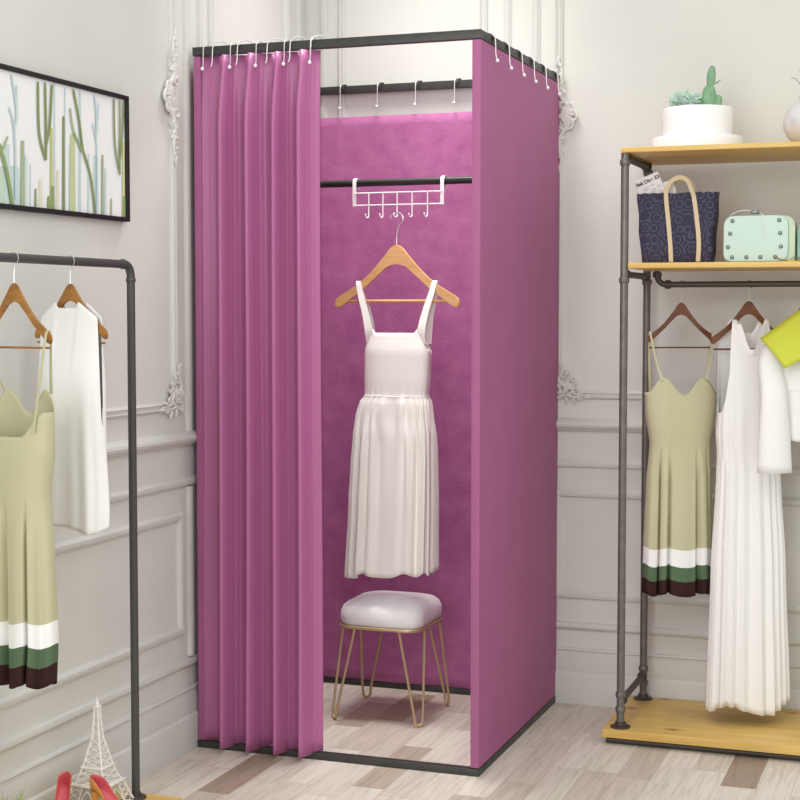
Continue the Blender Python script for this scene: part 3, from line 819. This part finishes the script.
# quilted tote
TX, TY, TZ = -.766, 4.50, 1.3962
tb = thing('tote_bag', 'navy quilted tote bag with beige webbing handles on the middle shelf', 'tote bag', (TX, TY, TZ))
bm = nb(); rings = []; N = 96
def toter(a, b, z, sc=0):
    row = []
    for k_ in range(N):
        th = 2 * pi * k_ / N; c_, s_ = cos(th), sin(th)
        x = a * math.copysign(abs(c_) ** .42, c_); y = b * math.copysign(abs(s_) ** .42, s_)
        zz = z + sc * (.0035 * abs(sin(x * pi / .026)))
        row.append(bm.verts.new((TX + x + .002 * sin(z * 60), TY + y, TZ + zz)))
    return row
for a, b, z, sc in ((.098, .040, 0, 0), (.102, .044, .006, 0), (.105, .047, .03, 0), (.110, .047, .09, 0), (.113, .044, .14, 0), (.116, .040, .185, 0), (.1175, .038, .200, 1), (.1155, .036, .200, 1), (.112, .037, .17, 0), (.104, .040, .03, 0)): rings.append(toter(a, b, z, sc))
for A, B in zip(rings, rings[1:]):
    for k_ in range(N): bm.faces.new((A[k_], A[(k_ + 1) % N], B[(k_ + 1) % N], B[k_]))
bm.faces.new(rings[0][::-1]); bm.faces.new(rings[-1])
obj('body', bm, M['quilt'], tb, angle=50)
def hdl(yb, yt, pkx, nm):
    bm = nb(); s = -1 if yb < 0 else 1
    P_ = [(-.011, yb * 1.02, .004), (-.014, yb * 1.06, .06), (-.020, yb * 1.04, .12), (-.028, yb * .93, .19), (-.027, yb * .8, .215), (-.014, yb * .6, .238), (.010, yb * .5, .247), (.030, yb * .55, .236), (.042, yb * .75, .212), (.052, yb * .93, .186), (.062, yb * 1.04, .12), (.068, yb * 1.06, .06), (.066, yb * 1.02, .004)]
    P_ = smooth_path([(TX + x, TY + y, TZ + z) for x, y, z in P_], 5); n = len(P_)
    sd = []
    for i in range(n):
        q = i / (n - 1); k2 = exp(-((q - .5) / .13) ** 2); t_ = (P_[min(i + 1, n - 1)] - P_[max(i - 1, 0)]).normalized()
        inpl = t_.cross(Vector((0, 1, 0))); sd.append(inpl)
    ribbon(bm, P_, .0122, sd, .0025); obj('handle', bm, M['strap'], tb)
hdl(-.0475, 0, 0, 'handle')
hdl(.0475, 0, 0, 'handle')
# newspaper in the tote
nw = thing('newspaper', 'folded newspaper with bold headline tucked into the tote bag', 'newspaper', (-.845, TY, TZ + .08))
def sheet(pts, y, th, m='paper', nm='sheet'):
    bm = nb(); prism(bm, [(x, y, z) for x, z in pts], (0, th, 0)); return obj(nm, bm, M[m], nw)
s1 = sheet([(-.889, 1.639), (-.826, 1.664), (-.790, 1.575), (-.800, 1.52), (-.865, 1.50)], TY - .006, .004)
s2 = sheet([(-.850, 1.60), (-.826, 1.628), (-.782, 1.640), (-.762, 1.56), (-.775, 1.50), (-.84, 1.50)], TY + .002, .004)
def text(body, loc, size, rotz_tilt, m, parent):
    cu = bpy.data.curves.new('t', 'FONT'); cu.body = body; cu.size = size; cu.extrude = .0002; cu.offset = size * .03
    tmp = bpy.data.objects.new('t', cu); COL.objects.link(tmp)
    tmp.matrix_world = Matrix.Translation(loc) @ Matrix.Rotation(-rotz_tilt, 4, 'Y') @ Matrix.Rotation(pi / 2, 4, 'X')
    bpy.context.view_layer.update()
    dg = bpy.context.evaluated_depsgraph_get(); me = bpy.data.meshes.new_from_object(tmp.evaluated_get(dg)); mw = tmp.matrix_world.copy()
    bm = nb(); bm.from_mesh(me); bmesh.ops.transform(bm, matrix=mw, verts=bm.verts)
    bpy.data.objects.remove(tmp); bpy.data.meshes.remove(me)
    return obj('headline', bm, m, parent)
text('Bak Dine E3', (-.8865, TY - .0064, 1.619), .0145, .38, M['ink'], s1)
bm = nb()
for i in range(6):
    for j, (a, b) in enumerate(((.0, .016), (.02, .034), (.038, .050))):
        if (i + j) % 3 == 2: continue
        x = -.879 + .010 + a + .002 * i; z = 1.6125 - .0055 * i + a * .4
        prism(bm, [(x, TY - .0063, z), (x + b - a, TY - .0063, z + (b - a) * .4), (x + b - a, TY - .0063, z + (b - a) * .4 + .0014), (x, TY - .0063, z + .0014)], (0, .0004, 0))
obj('printed_lines', bm, M['inkgrey'], s1)
bm = nb(); box(bm, -.8035, -.797, TY + .0014, TY + .002, 1.604, 1.621); box(bm, -.7905, -.785, TY + .0014, TY + .002, 1.626, 1.634); obj('red_mark', bm, M['red'], s2)
bm = nb()
for i in range(3): box(bm, -.808, -.790, TY + .0014, TY + .002, 1.588 - .006 * i, 1.590 - .006 * i)
obj('printed_lines', bm, M['ink'], s2)

# handbags
def rrect(w0, w1, z0, z1, r, n=8, rb=None):
    rb = rb or r; out = []
    for (cx_, cz_, a0, rr) in ((w1 - r, z1 - r, 0, r), (w0 + r, z1 - r, pi / 2, r), (w0 + rb, z0 + rb, pi, rb), (w1 - rb, z0 + rb, 3 * pi / 2, rb)):
        for i in range(n + 1):
            a = a0 + pi / 2 * i / n; out.append((cx_ + rr * cos(a), cz_ + rr * sin(a)))
    return out
hb = thing('handbag', 'mint green studded handbag with rounded corners beside the navy tote', 'handbag', (-0.530, 4.50, TZ))
bm = nb(); prism(bm, [(x, 4.470, z) for x, z in rrect(-0.621, -0.433, TZ, 1.5275, .030, rb=.016)], (0, .065, 0), bev=.006); obj('body', bm, M['mintedge'], hb, angle=50)
bm = nb(); prism(bm, [(x, 4.459, z) for x, z in rrect(-0.629, -0.451, TZ + .004, 1.528, .026, rb=.018)], (0, .0095, 0), bev=.003); fl = obj('flap', bm, M['mint'], hb, angle=50, label='smooth mint front flap')
for x, z in ((-0.605, 1.411), (-0.565, 1.411), (-0.526, 1.411), (-0.485, 1.411), (-0.617, 1.440), (-0.611, 1.478), (-0.605, 1.514), (-0.470, 1.440), (-0.472, 1.478), (-0.475, 1.514)):
    bm = nb(); tube(bm, [(x, 4.4592, z), (x, 4.4575, z), (x, 4.4560, z), (x, 4.4555, z)], [.0058, .0058, .0044, .001], 16); obj('stud', bm, M['stud'], hb)
bm = nb(); P_ = smooth_path([(-0.623, 4.50, 1.500), (-0.615, 4.495, 1.532), (-0.583, 4.49, 1.545), (-0.543, 4.485, 1.541), (-0.523, 4.466, 1.530), (-0.517, 4.4572, 1.505), (-0.514, 4.457, 1.47)], 6)
ribbon(bm, P_, .008, (0, 1, .1), .002); obj('strap', bm, M['whitemetal'], hb)
bm = nb(); box(bm, -0.555, -0.533, 4.462, 4.480, 1.534, 1.543, .002); obj('clasp', bm, M['stud'], hb)
bm = nb(); P_ = smooth_path([(-0.485, 4.453, 1.411), (-0.471, 4.448, 1.404), (-0.448, 4.440, 1.3995), (-0.423, 4.44, 1.3992), (-0.393, 4.45, 1.400)], 10)
for a, b in zip(P_[::2], P_[1::2]): tube(bm, [a, b], .0021, 6)
tube(bm, P_, .0011, 6); obj('chain', bm, M['brass'], hb)
h2 = thing('handbag', 'pale teal handbag just entering at the right edge of the middle shelf', 'handbag', (-.33, 4.52, TZ))
bm = nb(); prism(bm, [(x, 4.49, z) for x, z in rrect(-.427, -.24, TZ, 1.515, .03, rb=.016)], (0, .06, 0), bev=.006); obj('body', bm, M['teal'], h2, angle=50)
bm = nb(); prism(bm, [(x, 4.480, z) for x, z in rrect(-.419, -.248, TZ + .03, 1.512, .026)], (0, .0095, 0), bev=.003); obj('flap', bm, M['teal'], h2, angle=50)

# ------------------------------------------------------------------ left clothes rail
LX, LY, LZ = -1.897, 3.322, 1.372
lr = thing('clothes_rail', 'charcoal steel clothes rail on a yellow plank along the left wall', 'clothes rail', (LX, 2.7, 0))
bm = nb(); box(bm, -2.000, -1.790, 2.00, 3.365, .018, .050, .003); obj('base_board', bm, M['board'], lr, label='yellow pine base plank')
bm = nb(); 
for x in (-1.985, -1.805): bm = nb(); cyl(bm, (x, 2.02, .0091), (x, 3.345, .0091), .0088, 12); obj('base_pipe', bm, M['pipe_dark'], lr)
R_ = .030; y0 = 2.06
pts = [(LX, LY, .051), (LX, LY, LZ - R_)] + [(LX, LY - R_ * (1 - cos(a)), LZ - R_ + R_ * sin(a)) for a in [pi / 2 * i / 8 for i in range(1, 9)]]
pts += [(LX, y0 + R_ * (1 - sin(a)), LZ - R_ + R_ * cos(a)) for a in [pi / 2 * i / 8 for i in range(0, 9)]] + [(LX, y0, .051)]
bm = nb(); tube(bm, pts, .0102, 18); obj('rail_frame', bm, M['rackpaint'], lr)
for yy in (LY, y0):
    bm = nb(); collar(bm, (LX, yy, LZ - R_ - .008), (0, 0, 1), .0102, .005, 1.2); obj('elbow_ring', bm, M['rackpaint'], lr)
    bm = nb(); collar(bm, (LX, yy + (-.038 if yy == LY else .038), LZ), (0, 1, 0), .0102, .005, 1.2); obj('elbow_ring', bm, M['rackpaint'], lr)
    bm = nb(); lathe(bm, (LX, yy, .0502), [(.026, 0), (.026, .004), (.0235, .0055), (.0135, .0065), (.013, .014), (.0112, .015)], 26); obj('flange', bm, M['pipe_dark'], lr)

F4 = frame_fn((LX, 2.827), -10)
hk = LZ + .0102 + .0018
hanger('clothes_hanger', F4, .105, .116, 1.319, hk, M['honey'], 'honey brown wooden hanger with the sage dress straps, on the left rail', None, hr=.0125, rdrop=.022)
F4b = frame_fn((LX, 2.827), 170)
sage_dress(F4b, .038, .026, 1.206, 'sage green dress with striped hem hanging at the left edge on the charcoal rail', .093, kw=.92)

F5 = frame_fn((LX, 3.049), -10)
hanger('clothes_hanger', F5, .108, .112, 1.321, hk, M['honey'], 'honey brown wooden hanger inside the white sleeveless top', None, hr=.0125, rdrop=.022)
t = thing('sleeveless_top', 'plain white sleeveless top hanging on the charcoal rail in front of the left wall', 'top', F5(0, 0, .74))
tab = [(1.285, .026, .010, 0, 0), (1.265, .046, .014, 0, 0), (1.235, .076, .020, 0, 0), (1.20, .080, .026, 0, 0), (1.05, .080, .034, 0, 0), (.95, .086, .038, .003, 0), (.80, .088, .042, .006, 0), (.745, .084, .040, .008, 0)]
def zt5(xf, f):
    a = abs(xf)
    if f: return 1.268 - .002 * ss(.2, .0, a) + .006 * ss(.2, .35, a) - .045 * ss(.4, .97, a) - .15 * ss(.90, 1, a)
    return 1.270 + .004 * ss(.2, .35, a) - .045 * ss(.4, .9, a) - .14 * ss(.93, 1, a)
# top follows the hanger: widen quickly below the neck
rings = []; bm = nb(); N = 160; n1 = 46
for i in range(n1 + 1):
    ring = []
    for k_ in range(N):
        th = 2 * pi * k_ / N; c_, s_ = cos(th), sin(th)
        xf = math.copysign(abs(c_) ** .8, c_); yf = math.copysign(abs(s_) ** .8, s_)
        a_ = abs(xf)
        front = s_ < 0
        zt_ = 1.266 + .014 * ss(.28, .38, a_) - .040 * max(0, (a_ - .38) / .62) - (.24 if front else .20) * ss(.92, 1, a_)
        z = zt_ + (.762 - zt_) * (i / n1)
        q = i / n1
        hw = .091 + .004 * ss(1.0, .85, z) - .004 * ss(.8, .74, z); dp = .013 + .024 * ss(0, .35, q)
        w = (.0045 * sin(7 * th + 1.3) + .003 * sin(13 * th)) * ss(.25, .9, q)
        ring.append(bm.verts.new(F5(hw * xf + w * c_, dp * yf + w * s_ - .000, z + .008 * sin(3 * th + .5) * q ** 4)))
    rings.append(ring)
for A, B in zip(rings, rings[1:]):
    for k_ in range(N): bm.faces.new((A[k_], B[k_], B[(k_ + 1) % N], A[(k_ + 1) % N]))
obj('body', bm, M['white_cloth'], t, solid=.0016, angle=180)

# ------------------------------------------------------------------ framed picture
PXw = WX + .0005; py0, py1, pz0, pz1 = 2.585, 3.578, 1.492, 1.818; fw = .011; fd = .022
pc = thing('framed_picture', 'wide black-framed watercolour of green and blue plant stems on the left wall', 'picture', (WX, (py0 + py1) / 2, pz0))
bm = nb()
box(bm, PXw, PXw + fd, py0, py1, pz0, pz0 + fw, .001); box(bm, PXw, PXw + fd, py0, py1, pz1 - fw, pz1, .001)
box(bm, PXw, PXw + fd, py0, py0 + fw, pz0 + fw, pz1 - fw, .001); box(bm, PXw, PXw + fd, py1 - fw, py1, pz0 + fw, pz1 - fw, .001)
obj('frame', bm, M['frame'], pc)
cols = dict(mist='#c9dbd8', sage_mist='#c6d8c6', pale_blue='#c4d8da', sand='#e2dfca', soft_green='#c3cfa0', mid_green='#a9b78f', mustard='#c9c87a', olive='#86955f', leaf='#8fa36c', straw='#d3d198')
names = list(cols); ms = [M['canvas']] + [mat('paint_' + c, cols[c], .8, col2=cols[c], nscale=10) for c in names]
bm = nb(); cxp = PXw + .013
box(bm, PXw + .001, cxp, py0 + fw, py1 - fw, pz0 + fw, pz1 - fw)
ylo, yhi, zlo, zhi = py0 + fw + .001, py1 - fw - .001, pz0 + fw + .001, pz1 - fw - .001
STROKES=[('mist',0.0489,[(3.065,1.592),(3.063,1.498)]),('sage_mist',0.0293,[(3.015,1.588),(3.012,1.496)]),('mist',0.0293,[(3.422,1.65),(3.419,1.498)]),('mist',0.0215,[(3.037,1.64),(3.033,1.497)]),('pale_blue',0.0098,[(3.236,1.815),(3.23,1.556)]),('pale_blue',0.0078,[(3.282,1.801),(3.275,1.5)]),('pale_blue',0.0137,[(3.35,1.802),(3.343,1.499)]),('mist',0.0137,[(3.303,1.665),(3.299,1.501)]),('sand',0.0176,[(3.17,1.571),(3.169,1.499)]),('mist',0.0059,[(3.128,1.603),(3.126,1.498)]),('mist',0.0098,[(3.468,1.622),(3.465,1.501)]),('sand',0.0137,[(3.245,1.598),(3.242,1.502)]),('mist',0.0078,[(3.387,1.652),(3.383,1.5)]),('mist',0.0117,[(3.109,1.621),(3.106,1.498)]),('soft_green',0.0274,[(3.313,1.691),(3.309,1.501)]),('mid_green',0.0176,[(3.097,1.654),(3.093,1.499)]),('mustard',0.0117,[(3.219,1.697),(3.214,1.501)]),('olive',0.0117,[(3.273,1.731),(3.268,1.501)]),('mid_green',0.0117,[(3.453,1.655),(3.45,1.5)]),('leaf',0.0195,[(3.22,1.558),(3.219,1.501)]),('straw',0.0137,[(3.558,1.696),(3.554,1.502)]),('leaf',0.0156,[(3.558,1.558),(3.556,1.502)]),('olive',0.0078,[(3.147,1.547),(3.146,1.5)]),('mid_green',0.0078,[(3.493,1.548),(3.492,1.5)]),('leaf',0.0098,[(3.201,1.533),(3.201,1.501)]),('pale_blue',0.0078,[(3.054,1.8),(3.073,1.719),(3.063,1.674)]),('pale_blue',0.0078,[(3.074,1.778),(3.073,1.719)]),('pale_blue',0.0078,[(3.042,1.725),(3.063,1.67),(3.064,1.519)]),('pale_blue',0.0078,[(3.415,1.8),(3.424,1.751),(3.419,1.687)]),('pale_blue',0.0068,[(3.403,1.727),(3.423,1.677),(3.421,1.517)]),('pale_blue',0.0068,[(3.435,1.779),(3.42,1.687)]),('olive',0.0088,[(3.162,1.799),(3.164,1.68),(3.191,1.618)]),('olive',0.0088,[(3.192,1.801),(3.193,1.684),(3.191,1.618)]),('olive',0.0088,[(3.221,1.8),(3.21,1.706),(3.192,1.653)]),('olive',0.0088,[(3.316,1.802),(3.343,1.721),(3.357,1.659),(3.39,1.599),(3.414,1.5)]),('mid_green',0.0078,[(3.3,1.754),(3.314,1.702),(3.352,1.654)]),('leaf',0.0078,[(3.314,1.694),(3.362,1.649)]),('olive',0.0078,[(3.509,1.803),(3.512,1.685),(3.534,1.619)]),('olive',0.0078,[(3.538,1.802),(3.534,1.611)]),('olive',0.0078,[(3.557,1.803),(3.55,1.722),(3.534,1.644)]),('leaf',0.0117,[(2.999,1.637),(3.027,1.579),(3.05,1.499)]),('mid_green',0.0078,[(3.033,1.657),(3.011,1.621)])]
def paint(col, w, pts, lay, dy=0):
    mi = names.index(col) + 1; P_ = [Vector((0, a + dy, b)) for a, b in pts]
    if len(P_) > 2: P_ = smooth_path(P_, 5)
    n = len(P_); L_ = []; R2 = []
    for i in range(n):
        t_ = (P_[min(i + 1, n - 1)] - P_[max(i - 1, 0)]).normalized(); s = Vector((0, -t_.z, t_.y)) * w / 2 * (.75 if i == 0 else 1)
        for lst, p in ((L_, P_[i] + s), (R2, P_[i] - s)):
            lst.append(Vector((cxp + .0003 + lay * .00012, min(max(p.y, ylo), yhi), min(max(p.z, zlo), zhi))))
    V = [bm.verts.new(p) for p in L_] + [bm.verts.new(p) for p in R2[::-1]]
    for i in range(n - 1):
        f = bm.faces.new((V[i], V[i + 1], V[2 * n - 2 - i], V[2 * n - 1 - i])); f.material_index = mi
for i, (c_, w_, p_) in enumerate(STROKES): paint(c_, w_, p_, i)
for i, (c_, w_, p_) in enumerate(STROKES):
    q_ = [(a - .425, b) for a, b in p_]
    if ylo + .01 < min(a for a, b in q_) and max(a for a, b in q_) < 2.99: paint(c_, w_, q_, i)
cv = obj('canvas', bm, ms, pc, label='pale watercolour of vertical stems')

# ------------------------------------------------------------------ tower figurine
TWX, TWY, TWZ = -1.955, 3.24, .0503
tw = thing('tower_figurine', 'white lattice tower figurine standing on the plank below the left rail', 'figurine', (TWX, TWY, TWZ))
def hw(z):   # half width of the tower outline above its base
    tabw = [(0, .064), (.02, .056), (.055, .044), (.062, .038), (.098, .0265), (.13, .019), (.17, .0095), (.21, .0065), (.245, .0048)]
    for (z0, w0), (z1, w1) in zip(tabw, tabw[1:]):
        if z <= z1: return w0 + (w1 - w0) * (z - z0) / (z1 - z0)
    return .0048
def C4(z, sx, sy, k=1.0): return Vector((TWX + sx * hw(z) * k, TWY + sy * hw(z) * k, TWZ + z))
bm = nb()
zl = [.000, .014, .028, .042, .056, .072, .085, .098, .115, .132, .15, .17, .19, .21, .23, .245]
for sx in (-1, 1):
    for sy in (-1, 1): tube(bm, [C4(z, sx, sy) for z in zl], [.0030 if z < .06 else .0024 for z in zl], 6)
sides = [((-1, -1), (1, -1)), ((1, -1), (1, 1)), ((1, 1), (-1, 1)), ((-1, 1), (-1, -1))]
for a, b in sides:
    for i, (z0, z1) in enumerate(zip(zl, zl[1:])):
        if z1 <= .0561:
            for p, q in ((a, b), (b, a)):      # legs: bracing on the outer third of each side
                e0, e1 = C4(z0, *p), C4(z1, *p); f0, f1 = C4(z0, *q), C4(z1, *q)
                i0, i1 = e0.lerp(f0, .30), e1.lerp(f1, .30)
                tube(bm, [e0, i1], .0012, 5); tube(bm, [i0, e1], .0012, 5); tube(bm, [i0, i1], .0017, 5)
        else:
            tube(bm, [C4(z0, *a), C4(z1, *b)], .0011, 5); tube(bm, [C4(z0, *b), C4(z1, *a)], .0011, 5)
            tube(bm, [C4(z1, *a), C4(z1, *b)], .0010, 5)
    arch = [C4(0, *a).lerp(C4(0, *b), .30)] + [C4(.012 + .034 * sin(pi * t), *a).lerp(C4(.012 + .034 * sin(pi * t), *b), .30 + .40 * t) for t in [i / 10 for i in range(11)]] + [C4(0, *a).lerp(C4(0, *b), .70)]
    tube(bm, arch, .0016, 5)
obj('lattice', bm, M['tower'], tw)
for z, e, th in ((.057, .008, .004), (.098, .005, .003), (.243, .0035, .004)):
    bm = nb(); w = hw(z) + e; box(bm, TWX - w, TWX + w, TWY - w, TWY + w, TWZ + z, TWZ + z + th, .0006); obj('platform', bm, M['tower'], tw)
bm = nb(); lathe(bm, (TWX, TWY, TWZ + .247), [(.0055, 0), (.0058, .004), (.004, .008), (.0022, .012), (.0012, .020), (.0006, .026)], 12); obj('spire', bm, M['tower'], tw)

# ------------------------------------------------------------------ red pumps
def shoe(heel, deg, L_, lab):
    a = radians(deg); d = Vector((cos(a), sin(a), 0)); n = Vector((-sin(a), cos(a), 0)); o_ = Vector(heel)
    t = thing('pump_shoe', lab, 'shoe', o_, 'pair of coral pumps on the plank')
    def sec(s):
        w = .0165 + .009 * ss(.3, .7, s) - .022 * ss(.80, 1.0, s) ** 1.2
        w *= min(1, max(s, .001) / .13) ** .5
        zs = .060 * (1 - ss(.12, .66, s)) + .006
        h = .034 - .016 * ss(0, .38, s) + .006 * ss(.6, .75, s) - .018 * ss(.85, 1, s)
        return max(w, .0012), zs, h
    def P_(s, x, z): return o_ + d * (L_ * s) + n * x + Vector((0, 0, z))
    bo, bi = nb(), nb(); ro, ri = [], []
    S = [0, .004, .012, .025, .045, .07, .1] + [.14 + .86 * i / 24 for i in range(25)]
    for s in S:
        w, zs, h = sec(s); vamp = ss(.60, .68, s); row = []
        for k_ in range(17):
            q = -1 + 2 * k_ / 16; lim = pi / 2 + .12 + (pi / 2 - .12) * vamp; ang = q * lim
            row.append(bo.verts.new(P_(s, w * (abs(sin(ang)) ** .7) * (1 if ang > 0 else -1), zs + h * (1 - cos(ang)) / (1 + .12 + .88 * vamp))))
        ro.append(row)
        if s < .70:
            ri.append([bi.verts.new(P_(s + .010, max(w - .002, .0006) * (abs(sin(q * pi / 2)) ** .6) * (1 if q > 0 else -1), zs + .003 + (h - .0035) * (1 - cos(q * pi / 2)))) for q in [-1 + 2 * k2 / 16 for k2 in range(17)]])
    for rows, b_ in ((ro, bo), (ri, bi)):
        for A, B in zip(rows, rows[1:]):
            for k_ in range(16): b_.faces.new((A[k_], A[k_ + 1], B[k_ + 1], B[k_]))
    obj('upper', bo, M['shoe_out'], t, solid=.0012, angle=70, label='tan leather outer')
    obj('lining', bi, M['shoe_in'], t, solid=.001, angle=70, label='coral lining')
    bm = nb(); tube(bm, [P_(.09, 0, .064), P_(.08, 0, .045), P_(.07, 0, .02), P_(.07, 0, .0)], [.011, .008, .0045, .0045], 12); obj('heel', bm, M['shoe_out'], t)
shoe((-2.000, 3.170, .0504), -66, .19, 'coral-lined tan pump nearer the left edge, beside the tower figurine')
shoe((-1.930, 3.165, .0504), -18, .19, 'coral-lined tan pump directly in front of the tower figurine')

# ------------------------------------------------------------------ grass pot
gp = thing('potted_grass', 'small tuft of green grass poking up at the bottom left corner', 'potted plant', (-1.985, 2.90, .0503))
bm = nb(); lathe(bm, (-1.985, 2.90, .0503), [(.028, 0), (.036, .055), (.038, .057), (.034, .057), (.032, .05)], 28); obj('pot', bm, M['pot'], gp)
bm = nb(); rnd = random.Random(5)
for i in range(34):
    a = rnd.uniform(0, 2 * pi); l = rnd.uniform(.4, 1); r0 = rnd.uniform(0, .02); b0 = Vector((-1.985 + r0 * cos(a), 2.90 + r0 * sin(a), .095)); o_ = Vector((cos(a), sin(a), 0)) * .040 * l
    if b0.x + o_.x < -2.04: o_.x *= .4
    h_ = rnd.uniform(.055, .085)
    tube(bm, [b0, b0 + o_ * .3 + Vector((0, 0, h_ * .5)), b0 + o_ + Vector((0, 0, h_))], [.0022, .0018, .0004], 5)
obj('grass_blades', bm, M['grass'], gp, angle=80)

# ------------------------------------------------------------------ light and camera
sc = bpy.context.scene
w = bpy.data.worlds.new('world'); sc.world = w; w.use_nodes = True
nt = w.node_tree; bg = nt.nodes['Background']; bg.inputs[0].default_value = (.99, 1.0, .985, 1); bg.inputs[1].default_value = .92
def area(name, loc, target, size, sy, power, col=(1, 1, 1)):
    l = bpy.data.lights.new(name, 'AREA'); l.shape = 'RECTANGLE'; l.size = size; l.size_y = sy; l.energy = power; l.color = col
    o = bpy.data.objects.new(name, l); COL.objects.link(o); o.location = loc
    o.rotation_euler = (Vector(target) - Vector(loc)).to_track_quat('-Z', 'Y').to_euler(); return o
area('ceiling_light', (-1.52, 4.22, 3.0), (-1.60, 4.42, 0), .5, .5, 8.5, (1, .99, .96)).data.spread = radians(75)
area('front_key_light', (-1.75, -.9, 1.5), (-1.6, 4.4, .8), 2.0, 2.2, 58, (1, 1, .99))  # added soft key from the camera side; no window stands there
area('side_fill_light', (-.55, 2.2, 2.2), (-.7, 4.8, 1.4), .8, 1.2, 13, (1, .99, .97))  # added unseen fill, lifts the back wall beside the rack, grazes the booth panel

cam = bpy.data.cameras.new('camera'); cam.sensor_width = 36; cam.lens = 36 * 1540.9 / 800
co = bpy.data.objects.new('camera', cam); COL.objects.link(co); co.location = (0, 0, 1.25971)
co.rotation_euler = (pi / 2 - .057907, 0, .346353); sc.camera = co
cam.clip_start = .05
sc.view_settings.view_transform = 'Standard'; sc.view_settings.look = 'None'; sc.view_settings.gamma = 1; sc.view_settings.exposure = .04
try: sc.view_settings.use_curve_mapping = False
except Exception: pass
